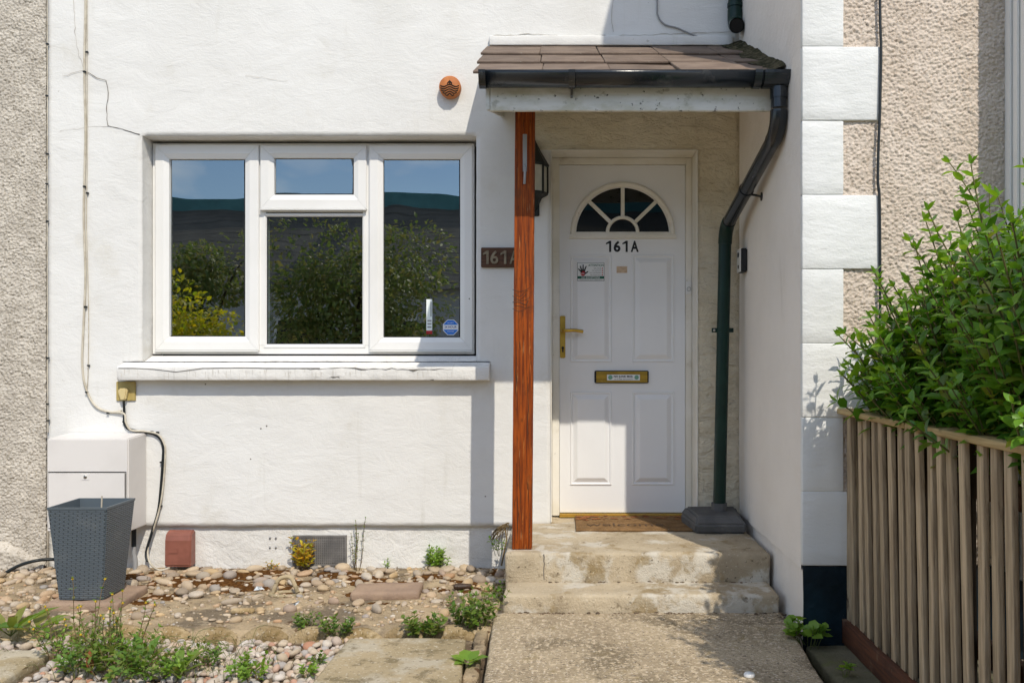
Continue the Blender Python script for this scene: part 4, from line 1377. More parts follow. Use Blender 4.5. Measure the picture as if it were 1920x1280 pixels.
def roughcast(nm, x0, x1, z0, z1, y, res, cell, hgt, seed, mat, parent):
    nx, nz = int((x1 - x0) / res) + 1, int((z1 - z0) / res) + 1
    X, Z = np.meshgrid(np.linspace(x0, x1, nx), np.linspace(z0, z1, nz))
    H = np.zeros_like(X)
    for cs, hh, sd in ((cell, hgt, seed), (cell * 0.62, hgt * 0.55, seed + 5)):
        cx, cz = np.floor(X / cs), np.floor(Z / cs)
        for di in (-1, 0, 1):
            for dj in (-1, 0, 1):
                a, b = cx + di, cz + dj

                def hs(k):
                    s = np.sin(a * 127.1 + b * 311.7 + (sd + k) * 74.7) * 43758.5453
                    return s - np.floor(s)
                qx, qz = (a + hs(0)) * cs, (b + hs(1)) * cs
                rad = cs * (0.45 + 0.40 * hs(2))
                d2 = ((X - qx) ** 2 * (0.7 + 0.8 * hs(4)) + (Z - qz) ** 2 * 1.2) / rad ** 2
                H = np.maximum(H, hh * (0.45 + 0.55 * hs(3)) * np.sqrt(np.clip(1 - d2, 0, 1)))
    H = H + hgt * 0.5 * fbm(X / cell * 0.25, Z / cell * 0.25, seed + 9, 3)
    off = ROOT.get(parent.name)
    v = np.stack([X, y - H, Z], -1).reshape(-1, 3) - np.array(off)
    i = np.arange(nx - 1)[None, :] + nx * np.arange(nz - 1)[:, None]
    f = np.stack([i, i + 1, i + 1 + nx, i + nx], -1).reshape(-1, 4)
    return link(nm, np_mesh(nm, v, f, mat), parent)


QY = RYF - 0.012
roughcast("roughcast_wall", RX + 0.09, 1.86, 0.332, 2.80, RYF + 0.006, 0.0036, 0.0118, 0.0105, 40, M['dash_right'], right_house)
MB().box(RX + 0.09, 4.2, RYF + 0.008, RYF + 0.02, 2.80, 5.2).box(1.86, 4.2, RYF + 0.008, RYF + 0.02, 0.3, 2.799).build("upper_wall", M['dash_right'], right_house)
qz = 0.330
rows = []
for k in range(16):
    wide = (k % 2 == 0)
    w = 0.320 if wide else 0.166
    W, Fc = rough_box(RX - 0.0045, RX + w, QY + (0 if wide else 0.0015), RYF + 0.020, qz + 0.0012, qz + 0.3055 - 0.0012, res=0.03, r=0.0035, amp=0.0014, freq=12, seed=50 + k)
    link("corner_block", np_mesh("corner_block", W - np.array(ROOT[right_house.name]), Fc, M['quoin']), right_house)
    qz += 0.3055
MB().box(RX - 0.002, RX + 0.162, QY + 0.0045, RYF + 0.019, 0.331, qz - 0.01).build("corner_joint", M['quoin'], right_house)
# white bay projecting at the right
mb = MB()
bayx = 1.838
mb.box(bayx, 4.0, RYF - 0.27, RYF + 0.005, 0.3, 5.0)
for d in (0.03, 0.09, 0.15, 0.21):
    mb.box(bayx - 0.010, bayx - 0.001, RYF - d - 0.035, RYF - d, 0.302, 4.99)
mb.build("bay_cladding", M['upvc'], right_house, bevel=0.004)
MB().prism([(RYF - 0.6, 5.15), (RYF - 0.6, 5.25), (3.5, 7.3), (3.5, 5.15)], 'x', 1.0, 8.0).build("roof", M['fartile'], right_house)
MB().box(1.06, 4.2, RYF + 0.03, 3.5, -0.05, 5.14).build("inner_wall", M['return'], right_house)

# ================================================================ NEIGHBOUR ON THE LEFT
left_house = thing("neighbouring_house", "grey beige roughcast neighbouring house at the left edge", "house", (-3.4, 0, 0))
roughcast("roughcast_wall", -4.0, WX0 - 0.001, 0.02, 3.45, -0.002, 0.0040, 0.0112, 0.0110, 70, M['dash_left'], left_house)
o = roughcast("roughcast_base", -4.0, WX0 - 0.004, -0.06, 0.16, -0.045, 0.0052, 0.0165, 0.012, 77, M['dash_left'], left_house)
co = np.zeros(len(o.data.vertices) * 3, dtype=np.float32)
o.data.vertices.foreach_get('co', co)
co = co.reshape(-1, 3)
xw = co[:, 0] - 3.4
topz = 0.15 + 0.02 * fbm(xw * 8, xw * 0, 3, 3) - 0.13 * np.clip((xw + 3.15) / 0.3, 0, 1)
co[:, 1] += np.clip((co[:, 2] - topz) / 0.05, 0, 1) * 0.06 + np.clip((xw + 3.12) / 0.25, 0, 1) * 0.02
o.data.vertices.foreach_set('co', co.ravel())
o.data.update()
MB().box(-9, WX0 - 0.002, 0.010, 0.3, 3.45, 5.2).box(-9, -4.0, 0.0, 0.3, -0.05, 3.45).box(-3.99, WX0 - 0.002, 0.012, 0.3, -0.05, 3.449).build("upper_wall", M['dash_left'], left_house)

# ================================================================ STEPS
steps = thing("entrance_steps", "two worn concrete steps up to the white front door", "steps", (0.36, -0.5, 0))
rough_piece("landing", M['step'], steps, -0.262, 0.998, -0.752, 0.20, -0.05, 0.257, res=0.025, r=0.014, amp=0.006, freq=9, seed=1)
rough_piece("lower_step", M['step'], steps, -0.254, 0.985, -0.985, -0.745, -0.05, 0.123, res=0.022, r=0.014, amp=0.007, freq=10, seed=2)
m = MB()
m.tube([P(1020 + random.uniform(-1, 1), v, -0.7525) for v in range(1038, 1092, 6)], 0.0022, 4)
m.build("joint", M['crack'], steps)

# ================================================================ FENCE
fence = thing("slatted_fence", "weathered timber slatted garden fence with a flat cap rail at the right", "fence", (1.2, -2.4, 0.05))
FX = 1.185


def slat_mesh(seed):
    W, Fc = rough_box(0, 0.018, -0.0185, 0.0185, 0, 0.86, res=0.05, r=0.002, amp=0.0012, freq=6, seed=seed)
    return np_mesh("slat", W, Fc, M['slat'])


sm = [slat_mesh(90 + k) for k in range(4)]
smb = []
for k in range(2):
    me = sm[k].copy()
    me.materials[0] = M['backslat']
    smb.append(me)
y = -1.385
k = 0
while y > -4.3:
    j = random.uniform(-0.004, 0.004)
    piece("slat", sm[k % 4], fence, (FX + random.uniform(-.003, .003), y + j, 0.10), (random.uniform(0.022, 0.040), -0.028 + random.uniform(-.006, .005), random.uniform(-0.03, 0.03)))
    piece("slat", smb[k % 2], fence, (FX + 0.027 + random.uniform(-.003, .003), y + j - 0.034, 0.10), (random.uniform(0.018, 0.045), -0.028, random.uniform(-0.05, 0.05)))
    y -= 0.0845
    k += 1
W, Fc = rough_box(FX - 0.004, FX + 0.056, -1.345, -1.305, 0.05, 0.953, res=0.05, r=0.004, amp=0.002, freq=8, seed=95)
link("post", np_mesh("post", W - np.array(ROOT[fence.name]), Fc, M['slat']), fence)
for py_ in (-2.9, -4.3):
    W, Fc = rough_box(FX + 0.05, FX + 0.12, py_ - 0.035, py_ + 0.035, 0.0, 0.953, res=0.05, r=0.004, amp=0.002, freq=8, seed=96)
    link("post", np_mesh("post", W - np.array(ROOT[fence.name]), Fc, M['slat']), fence)
W, Fc = rough_box(FX - 0.045, FX + 0.055, -2.02, -1.295, 0.956, 0.979, res=0.04, r=0.005, amp=0.003, freq=8, seed=97)
link("cap_rail", np_mesh("cap_rail", W - np.array(ROOT[fence.name]), Fc, M['rail']), fence)
W, Fc = rough_box(FX - 0.040, FX + 0.055, -4.35, -2.022, 0.955, 0.978, res=0.04, r=0.005, amp=0.003, freq=8, seed=98)
link("cap_rail", np_mesh("cap_rail", W - np.array(ROOT[fence.name]), Fc, M['rail']), fence)
for z in (0.25, 0.80):
    pass
for z in (0.30, 0.78):
    W, Fc = rough_box(FX + 0.0500, FX + 0.078, -4.33, -1.346, z, z + 0.07, res=0.08, r=0.003, amp=0.002, freq=8, seed=99)
    link("rail", np_mesh("rail", W - np.array(ROOT[fence.name]), Fc, M['board']), fence)
W, Fc = rough_box(FX - 0.022, FX + 0.006, -4.35, -1.30, 0.012, 0.112, res=0.05, r=0.004, amp=0.003, freq=8, seed=100)
link("base_board", np_mesh("base_board", W - np.array(ROOT[fence.name]), Fc, M['board']), fence)

# ================================================================ SMALL FITTINGS ON THE WALLS
# wall lantern
lan = thing("wall_lantern", "black half lantern with frosted panes on the wall behind the post", "wall lamp", (px(1001, -0.08), 0, 2.1))
lx, lr = px(999, -0.06), 0.080
zt_, zb_ = pz(309, -0.06), pz(362, -0.06)


def half_oct(r, z, y0=-0.004, squash=1.35):
    return [(lx + r * math.cos(PI + PI * i / 4), y0 + r * squash * math.sin(PI + PI * i / 4), z) for i in range(5)]


def loft(rings, mi=0):
    m = MB()
    v = [p for r in rings for p in r]
    n = len(rings[0])
    f = [(i * n + k, i * n + k + 1, (i + 1) * n + k + 1, (i + 1) * n + k) for i in range(len(rings) - 1) for k in range(n - 1)]
    f += [((i + 1) * n, i * n, i * n + n - 1, (i + 1) * n + n - 1) for i in range(len(rings) - 1)]
    f += [tuple(range(n - 1, -1, -1)), tuple(range((len(rings) - 1) * n, len(rings) * n))]
    return m.add(v, f, mi)


loft([half_oct(lr + .006, zt_ - 0.004), half_oct(lr + .010, zt_ + 0.008), half_oct(lr * 0.55, zt_ + 0.085), half_oct(lr * 0.30, zt_ + 0.125), half_oct(0.012, zt_ + 0.150)]).build("lamp_hood", M['lampmetal'], lan)
loft([half_oct(0.010, zb_ - 0.100), half_oct(0.022, zb_ - 0.082), half_oct(lr * 0.62, zb_ - 0.020), half_oct(lr + .004, zb_ - 0.002), half_oct(lr + .004, zb_ + 0.008)]).build("lamp_base", M['lampmetal'], lan)
a, b = half_oct(lr, zb_ + 0.008), half_oct(lr, zt_ - 0.004)
mb = MB()
for p, q in zip(a, b):
    mb.tube([p, q], 0.0065, 6, sm=False)
mb.build("lamp_frame", M['lampmetal'], lan)
for k in range(4):
    v = [a[k], a[k + 1], b[k + 1], b[k]]
    MB().add([(lx + (p[0] - lx) * 0.97, p[1] * 0.97, p[2]) for p in v] + [(lx + (p[0] - lx) * 0.93, p[1] * 0.93, p[2]) for p in v],
             [(0, 1, 2, 3), (7, 6, 5, 4), (0, 4, 5, 1), (1, 5, 6, 2), (2, 6, 7, 3), (3, 7, 4, 0)]).build("lamp_pane", M['lampglass'], lan)
MB().box(lx - 0.035, lx + 0.035, -0.012, -0.001, zb_ - 0.12, zt_ + 0.10).build("back_plate", M['lampmetal'], lan, bevel=0.004)

# number plaque
a = P(941, 482.5, -0.02)
plq = thing("number_plaque", "brown wooden plaque with raised number 161A on the wall beside the post", "house number", (a.x, 0, a.z))
hw = (941 - 902) * 5 / F
MB().box(a.x - hw, a.x + hw, -0.020, -0.001, pz(501, -0.02), pz(464, -0.02)).build("board", M['plaquewood'], plq, bevel=0.003)
mb = MB()
for ch, c, w in (("1", 911, 11), ("6", 927, 15), ("1", 944, 11), ("A", 964, 17)):
    v, f = text_geo(ch, 0.02)
    cw, chh = w * 4.98 / F, 25 * 4.98 / F
    base = [(px(c, -0.02) + p[0] * cw, -0.0275, a.z + p[1] * chh) for p in v]
    mb.add(base, f, 0)
    mb.add([(x, -0.0205, z) for x, y, z in base], [tuple(reversed(q)) for q in f], 0)
    n = len(base)
    from collections import Counter
    ec = Counter()
    for q in f:
        for i in range(len(q)):
            ec[(q[i], q[(i + 1) % len(q)])] += 1
    for (i, j) in ec:
        if (j, i) not in ec:
            mb.add([base[i], base[j], (base[j][0], -0.0205, base[j][2]), (base[i][0], -0.0205, base[i][2])], [(3, 2, 1, 0)], 0)
mb.build("number", M['plaquetext'], plq)

# round terracotta vent
a = P(844, 164, -0.03)
vent = thing("round_vent", "round orange terracotta vent with wavy slots high on the white wall", "vent", (a.x, 0, a.z))
R = 0.060
MB().lathe([(R * 0.9, 0.0), (R, -0.004), (R, -0.042), (R * 0.93, -0.050), (0.0001, -0.050)], (a.x, -0.001, a.z), 'y', 36).build("body", M['terracotta'], vent)
mb = MB()
yv = -0.0516
for k in range(5):
    zz = a.z + 0.004 - k * 0.0125
    half = math.sqrt(max(0, (R * 0.86) ** 2 - (zz - a.z) ** 2))
    pts = [(a.x + half * (2 * i / 14 - 1), yv, zz + 0.006 * math.cos((2 * i / 14 - 1) * PI * 1.5)) for i in range(15)]
    mb.tube(pts, 0.0031, 6, sm=False)
for s in (-1, 0, 1):
    mb.tube([(a.x + s * 0.013, yv, a.z + 0.014), (a.x + s * 0.004, yv, a.z + 0.026 + (0.006 if s == 0 else 0))], 0.0036, 6)
mb.build("slots", M['darkhole'], vent)

# video doorbell on the side wall
db_ = thing("video_doorbell", "small black and white video doorbell on the side wall right of the downpipe", "doorbell", (0.985, -0.17, 1.7))
z0, z1 = pz(511, -0.17), pz(467, -0.17)
MB().box(0.966, 1.001, -0.222, -0.118, z0, z1).build("body", M['black'], db_, bevel=0.006)
MB().box(0.9625, 0.9655, -0.220, -0.120, z0 + 0.001, z1 - 0.001).build("face_plate", M['upvc'], db_, bevel=0.001)
mb = MB().lathe([(0.0001, -0.004), (0.014, -0.004), (0.014, 0)], (0.9622, -0.169, z1 - 0.032), 'x', 16)
mb.lathe([(0.0001, -0.002), (0.010, -0.002), (0.010, 0)], (0.9622, -0.169, z0 + 0.03), 'x', 16)
mb.build("lens", M['black'], db_)
# bell push on the door frame
a = P(1291, 541, fy)
bp = thing("bell_push", "small white bell push on the right side of the door frame", "doorbell", (a.x, fy, a.z))
MB().box(a.x - 0.0165, a.x + 0.0165, fy - 0.014, fy - 0.0006, a.z - 0.034, a.z + 0.040).build("body", M['upvc'], bp, bevel=0.004)
mb = MB().lathe([(0.0125, 0), (0.0125, -0.003), (0.010, -0.003), (0.010, 0)], (a.x, fy - 0.0142, a.z - 0.004), 'y', 20)
mb.build("button_ring", M['cablegrey'], bp)

# stickers in the right casement
gyf = wy + 0.010
a = P(845, 613.5, gyf)
stk = MB()
R8 = 0.0475
oct_ = [(a.x + R8 * math.cos(PI / 8 + PI / 4 * i), a.z + R8 * math.sin(PI / 8 + PI / 4 * i)) for i in range(8)]
stk.prism(oct_, 'y', gyf - 0.0012, gyf - 0.0004, 1)
o2 = [(a.x + (x - a.x) * 0.92, a.z + (z - a.z) * 0.92) for x, z in oct_]
stk.prism(o2, 'y', gyf - 0.0018, gyf - 0.0013, 0)
stk.box(a.x - R8 * 0.86, a.x + R8 * 0.86, gyf - 0.0024, gyf - 0.0019, a.z - 0.013, a.z + 0.014, 1)
stk.text("24 HOUR", a.x, a.z + 0.002, 0.070, 0.013, facing(gyf - 0.0026), 2, 0.02)
stk.text("SECURITY", a.x, a.z + 0.025, 0.036, 0.007, facing(gyf - 0.0026), 1)
stk.text("MONITORED", a.x, a.z - 0.024, 0.040, 0.006, facing(gyf - 0.0026), 1)
o = stk.build("alarm_sticker", [M['blue'], M['white'], M['navy']])
tag(o, "blue eight sided sticker reading 24 HOUR in the corner of the right window pane", "sticker")
mb = MB()
a0, a1 = P(799.5, 626, gyf), P(810.5, 561, gyf)
lf = gyf - 0.0022
mb.box(a0.x, a1.x, lf, lf + 0.0008, a0.z + 0.02, a1.z, 0)
mb.box(a0.x, a1.x, lf, lf + 0.0008, a0.z, a0.z + 0.0195, 1)
mb.box(a1.x - 0.009, a1.x - 0.005, lf - 0.0006, lf - 0.0001, a0.z + 0.10, a1.z - 0.015, 2)
for i in range(3):
    mb.box(a0.x + 0.006, a1.x - 0.004, lf - 0.0006, lf - 0.0001, a0.z + 0.035 + i * 0.018, a0.z + 0.044 + i * 0.018, 3)
o = mb.build("leaflet", [M['paper'], M['red'], M['black'], M['cablegrey']])
tag(o, "narrow pale leaflet with a red foot upright at the bottom of the right window pane", "leaflet")

# gas meter box
bxr = px(275, 0.0)
by = -0.213
mbx = thing("meter_box", "pale grey plastic meter box on the wall behind the planter", "meter box", (-2.53, -0.1, 0.25))
bl, br = px(88, by), bxr
bt, bb = pz(822, by), 0.250
mb = MB()
mb.prism([(-0.001, bb - 0.004), (-0.001, pz(811, 0)), (by, bt), (by, bb)], 'x', bl, br)
mb.build("case", M['meterbox'], mbx, bevel=0.006)
dz1, dz0 = pz(885, by), bb + 0.02
MB().box(px(91, by), px(235.5, by), by - 0.006, by - 0.0005, dz0, dz1).build("hatch", M['meterbox'], mbx, bevel=0.003)
mb = MB().box(px(89.5, by), px(237, by), by - 0.0012, by - 0.0004, dz1 + 0.0005, dz1 + 0.0035)
mb.box(px(235.8, by), px(237, by), by - 0.0012, by - 0.0004, dz0, dz1)
mb.build("hatch_gap", M['darkhole'], mbx)
a = P(161.5, 893, by)
mb = MB().box(a.x - 0.021, a.x + 0.021, by - 0.008, by - 0.0062, a.z - 0.016, a.z + 0.014, 0)
mb.lathe([(0.0095, 0), (0.0095, -0.003), (0.006, -0.004), (0.0001, -0.004)], (a.x, by - 0.008, a.z), 'y', 18, 1)
mb.lathe([(0.0035, -0.0042), (0.0001, -0.0044)], (a.x, by - 0.008, a.z), 'y', 10, 2)
mb.build("lock", [M['meterbox'], M['steel'], M['black']], mbx)
mb = MB()
xg = px(251, -0.06)
mb.tube([(xg, -0.06, 0.252), (xg, -0.06, 0.14)], 0.013, 10, 0)
mb.tube(smooth_path([(xg, -0.06, 0.142), (xg + 0.002, -0.06, 0.10), (xg + 0.010, -0.062, 0.05), (xg + 0.008, -0.064, -0.03)], 4), 0.0125, 10, 1)
mb.build("supply_pipe", [M['cableblack'], M['cablegrey']], mbx)

# cable plate under the sill
a = P(236, 733, -0.01)
sk = thing("socket_plate", "yellowed square cable plate with a cream plug under the sill end", "socket", (a.x, 0, a.z))
hs = 0.0535
MB().box(a.x - hs, a.x + hs, -0.013, -0.001, a.z - hs, a.z + hs).build("plate", M['socket'], sk, bevel=0.003)
mb = MB()
prof = [(-0.022, 0.016), (0.020, 0.020), (0.026, 0.004), (0.016, -0.048), (-0.012, -0.052), (-0.026, 0.0)]
mb.prism([(a.x - 0.006 + x, a.z + z) for x, z in prof], 'y', -0.040, -0.0135)
mb.build("plug", M['plug'], sk, bevel=0.006)

# cables
cabs = []


def cable(nm, label, pts, r, mat, y=-0.008, n=6, clips=(), cat="cable", group=None):
    p3 = [P(q[0], q[1], q[2] if len(q) > 2 else y) for q in pts]
    o = MB().tube(smooth_path(p3, n), r, 6).build(nm, mat)
    tag(o, label, cat, group)
    for (cx, cv) in clips:
        c = P(cx, cv, y)
        MB().box(c.x - 0.006, c.x + 0.006, c.y - r - 0.004, c.y + 0.006, c.z - 0.004, c.z + 0.004).build("clip", M['cableblack'], o)
    return o


cable("wall_cable", "thick grubby white cable running down the left of the white wall to the plate", [(160, -260), (160, 0), (158, 130), (160, 250), (157, 400), (160, 520), (156, 620), (154, 680), (160, 725), (178, 760), (205, 772), (228, 770)], 0.0065, M['cablewhite'],
      clips=((159, 135), (159, 350), (161, 575), (163, 735), (203, 774)))
cable("wall_cable", "thin white cable just right of the thicker one on the left of the wall", [(164, -260), (163, 0), (163, 100), (163, 300), (162, 420), (165, 540), (166, 600), (165, 700), (162, 735)], 0.0028, M['cablewhite'],
      clips=((163, 98), (164, 362), (166, 685)))
cable("wall_cable", "thin white cable clipped along the seam between roughcast and white wall", [(89, -260), (88.5, 0), (89, 180), (88.5, 400), (89, 600), (90, 810)], 0.003, M['cablewhite'], y=-0.014,
      clips=((89, 83), (88, 180), (89, 289), (88, 345), (89, 415), (90, 671), (89, 757), (91, 788)))
cable("wall_cable", "black cable falling from the cream plug down past the meter box", [(232, 752, -0.03), (233, 775), (233, 792), (240, 803), (262, 809), (285, 812), (300, 822), (306, 840), (305, 866), (301, 920), (296, 960), (284, 1000, -0.02), (274, 1035, -0.03), (276, 1052, -0.05)], 0.0075, M['cableblack'],
      clips=((233, 790), (285, 809), (296, 810), (303, 866), (302, 948)))
cable("wall_cable", "white cable looping beside the black one and round the foot of the wall", [(205, 772, -0.009), (232, 775, -0.017), (236, 792, -0.017), (246, 806, -0.017), (270, 808, -0.017), (296, 814, -0.017), (308, 832, -0.017), (310, 850, -0.014), (307, 900, -0.012), (301, 945, -0.016), (290, 985, -0.018), (281, 1010, -0.02), (277, 1035, -0.03), (282, 1056, -0.06), (298, 1068, -0.08), (312, 1066, -0.06), (324, 1060, -0.02)], 0.0055, M['cablewhite'])
cable("wall_cable", "black cable hanging along the white corner blocks of the neighbouring house", [(1650, -300), (1650, 0), (1651, 60), (1652, 100), (1650, 200), (1649, 230), (1647, 280), (1646, 340), (1649, 372), (1650, 480), (1650, 600), (1649, 800)], 0.006, M['cableblack'], y=RYF - 0.020)
cable("wall_cable", "grey cable drooping across the wall above the porch roof", [(1231, -200), (1232, 0), (1234, 30), (1246, 46), (1270, 53), (1300, 66), (1330, 76), (1365, 80)], 0.005, M['cablegrey'])
cable("wall_cable", "white cable running over the roof edge into the side wall", [(1400, 62, -0.05), (1408, 60, -0.2), (1420, 76, -0.4), (1437, 93, -0.6), (1452, 100, -0.75), (1464, 96, -0.85), (1480, 92, -0.95)], 0.007, M['cablewhite'])
cable("wall_cable", "black cable lying along the foot of the roughcast at far left", [(-60, 1100, -0.10), (0, 1078, -0.10), (35, 1060, -0.085), (65, 1051, -0.08), (95, 1048, -0.04), (150, 1050, -0.03)], 0.009, M['cableblack'])

# red brown cover at the foot of the wall
a0, a1 = px(312, -0.03), px(361, -0.03)
cv = thing("wall_cover", "red brown plastic cover at the foot of the white wall", "cover", ((a0 + a1) / 2, 0, 0.02))
mb = MB()
prof = [(0.015, 0.025), (0.015, 0.215), (-0.006, 0.222), (-0.040, 0.205), (-0.052, 0.17), (-0.055, 0.03), (-0.045, 0.022)]
mb.prism(prof, 'x', a0, a1)
mb.build("shell", M['redplastic'], cv, bevel=0.007, seg=3)
MB().box(a0 + 0.02, a0 + 0.075, -0.0565, -0.0548, 0.10, 0.125).build("raised_plate", M['redplastic'], cv, bevel=0.001)
# air vent in the base of the wall
a0, a1 = P(549, 1060, 0.012), P(650, 1003, 0.012)
gv = thing("air_vent", "dark grey mesh air vent in the foot of the white wall", "vent", ((a0.x + a1.x) / 2, 0.01, a0.z))
mb = MB()
e = 0.010
mb.box(a0.x, a0.x + e, 0.004, 0.03, a0.z, a1.z).box(a1.x - e, a1.x, 0.004, 0.03, a0.z, a1.z)
mb.box(a0.x + e, a1.x - e, 0.004, 0.03, a1.z - e, a1.z).box(a0.x + e, a1.x - e, 0.004, 0.03, a0.z, a0.z + e)
mb.build("surround", M['grille'], gv)
MB().box(a0.x + e, a1.x - e, 0.016, 0.019, a0.z + e, a1.z - e).build("backing", M['shoe'], gv)
mb = MB()
nx = 26
for k in range(1, nx):
    x = a0.x + e + (a1.x - a0.x - 2 * e) * k / nx
    mb.box(x - 0.0028, x + 0.0028, 0.006, 0.012, a0.z + e, a1.z - e)
for k in range(1, 16):
    z = a0.z + e + (a1.z - a0.z - 2 * e) * k / 16
    mb.box(a0.x + e, a1.x - e, 0.0065, 0.0125, z - 0.0025, z + 0.0025)
mb.build("mesh_bars", M['grille'], gv)
# four old fixing marks on the base wall
mb = MB()
for (u, v) in ((506, 1008), (517, 1008), (506, 1026), (517, 1026)):
    c = P(u, v, 0.012)
    mb.lathe([(0.0001, -0.001), (0.006, 0), (0.006, 0.004)], (c.x, c.y, c.z), 'y', 8)
mb.build("fixing_mark", M['cablegrey'], house)
mb = MB()
for (u, v) in ((489, 803), (500, 798), (385, 720), (910, 930), (470, 860), (1180 - 300, 560)):
    c = P(u, v, -0.0015)
    mb.lathe([(0.0001, -0.001), (0.004, 0), (0.004, 0.003)], (c.x, c.y, c.z), 'y', 7)
mb.build("pit_mark", M['crack'], house)

# ================================================================ DOORMAT
mz = 0.2585
dm = thing("doormat", "brown coir doormat with dark script and faded orange edge on the top step", "doormat", (0.4, -0.05, mz))
mx0, mx1, my0, my1 = 0.085, 0.72, -0.245, 0.155
W, Fc = rough_box(mx0, mx1, my0, my1, mz, mz + 0.012, res=0.02, r=0.004, amp=0.002, freq=20, seed=6)
W[:, 2] += 0.006 * np.clip(fbm(W[:, 0] * 3, W[:, 1] * 3, 5, 2), 0, 1)
link("pile", np_mesh("pile", W - np.array(ROOT[dm.name]), Fc, M['mat']), dm)
mb = MB()
mp = lambda a, b: (a, b, mz + 0.0155)
mb.text("welcome", (mx0 + mx1) / 2 - 0.05, -0.125, 0.42, 0.075, mp, 0, -0.008)
mb.build("script", M['mattext'], dm)
mb = MB()
for k in range(46):
    side = k % 3
    if side < 2:
        x, y = random.uniform(mx0 + 0.02, mx1 - 0.02), random.uniform(0.03, my1 - 0.015)
    else:
        x, y = mx0 + random.uniform(0.015, 0.07), random.uniform(0.0, my1 - 0.02)
    t = random.uniform(0, PI)
    r = random.uniform(0.012, 0.03)
    mb.add([(x + r * math.cos(t + i * PI / 3) * (1 if i % 2 else 0.5), y + r * 0.7 * math.sin(t + i * PI / 3), mz + 0.0150 + 0.00002 * k) for i in range(6)], [(0, 1, 2, 3, 4, 5)], 0)
mb.build("border_print", M['matorange'], dm, kind='stuff')

# ================================================================ PLANTER
pot = thing("planter", "tall tapered dark grey woven plastic planter standing empty on a flat stone", "planter", (-2.25, -0.72, 0.045))
pf = -0.835
pw = 0.140
pcx, pcy = px(144, pf) , pf + pw
zt0 = pz(951.5, pf)
pz_b = 0.048
bw = 0.104


def wmat():
    t = NT('woven dark plastic')
    tc = t.n("ShaderNodeTexCoord").outputs["Object"]
    sp = t.n("ShaderNodeSeparateXYZ", None, Vector=tc)
    u = t.math('ADD', sp.outputs[0], sp.outputs[1])
    cb = t.n("ShaderNodeCombineXYZ", None, X=u, Y=sp.outputs[2])
    bk = t.n("ShaderNodeTexBrick", {'offset': 0.5}, Vector=cb, Scale=1.0)
    bk.inputs["Brick Width"].default_value = 0.042
    bk.inputs["Row Height"].default_value = 0.0095
    bk.inputs["Mortar Size"].default_value = 0.0030
    bk.inputs["Mortar Smooth"].default_value = 1.0
    c = t.mix(bk.outputs["Fac"], (0.105, 0.132, 0.155, 1), (0.045, 0.057, 0.067, 1))
    c = t.mix(t.math('MULTIPLY', t.ramp(t.noise(tc, 9), 0.5, 0.75), 0.35), c, (0.19, 0.20, 0.20, 1))
    b = t.n("ShaderNodeBsdfPrincipled", None, Roughness=0.42)
    t.set(b.inputs["Base Color"], c)
    inv = t.math('SUBTRACT', 1.0, bk.outputs["Fac"])
    t.set(b.inputs["Normal"], t.n("ShaderNodeBump", None, Strength=1.0, Distance=0.004, Height=inv))
    t.t.links.new(b.outputs[0], t.out.inputs["Surface"])
    return t.m


M['weave'] = wmat()
M['potin'] = surf('dark grey plastic', (0.09, 0.112, 0.13), rough=0.45)


def sq(w, z):
    return [(pcx - w, pcy - w, z), (pcx + w, pcy - w, z), (pcx + w, pcy + w, z), (pcx - w, pcy + w, z)]


def loft4(rings, mi=0, cap0=False, cap1=False):
    m = MB()
    v = [p for r in rings for p in r]
    f = [(4 * i + k, 4 * i + (k + 1) % 4, 4 * i + 4 + (k + 1) % 4, 4 * i + 4 + k) for i in range(len(rings) - 1) for k in range(4)]
    if cap0: f.append((3, 2, 1, 0))
    if cap1:
        e = 4 * len(rings) - 4
        f.append((e, e + 1, e + 2, e + 3))
    return m.add(v, f, mi)


loft4([sq(bw, pz_b), sq(pw - 0.002, zt0 - 0.012)], cap0=True).build("body", M['weave'], pot, bevel=0.004)
loft4([sq(pw - 0.001, zt0 - 0.0119), sq(pw, zt0), sq(pw - 0.008, zt0), sq(bw + 0.012, zt0 - 0.22)], cap1=True).build("rim", M['potin'], pot)
MB().tube([(pcx + 0.012, pcy + 0.06, zt0 - 0.05), (pcx + 0.012, pcy + 0.065, zt0 + 0.022)], 0.004, 6).build("plant_marker", M['cablewhite'], pot)

# ================================================================ STONES, PEBBLES, EDGING
def flat_stone(nm, label, c, hx_, hy_, th, mat, rot=0.0, z0=-0.01, seed=0, cat="stone"):
    W, Fc = rough_box(-hx_, hx_, -hy_, hy_, 0, th, res=0.025, r=0.012, amp=0.007, freq=13, seed=seed)
    o = link(nm, np_mesh(nm, W, Fc, mat))
    o.location = (c[0], c[1], z0)
    o.rotation_euler = (0, 0, rot)
    return tag(o, label, cat)


flat_stone("stone_slab", "pinkish flat stone under the dark grey planter", (pcx + 0.02, pcy + 0.015, 0), 0.17, 0.165, 0.052, M['pinkstone'], 0.03, -0.006, 31)
c = G(727, 1106, 0.03)
flat_stone("stone_slab", "pinkish flat stone lying among pebbles in the middle of the bed", (c.x, c.y, 0), 0.165, 0.10, 0.045, M['pinkstone'], 0.05, 0.0, 32)
c = G(456, 1147, 0.02)
flat_stone("stone_chunk", "long rough brown stone lying on the bare mortar", (c.x, c.y, 0), 0.055, 0.02, 0.028, M['edging'], 0.05, 0.012, 33)
c = G(868, 1098, 0.03)
flat_stone("wood_chunk", "short dark piece of old wood among pebbles near the steps", (c.x, c.y, 0), 0.05, 0.016, 0.03, M['darktimber'], 0.2, 0.012, 34, "wood")

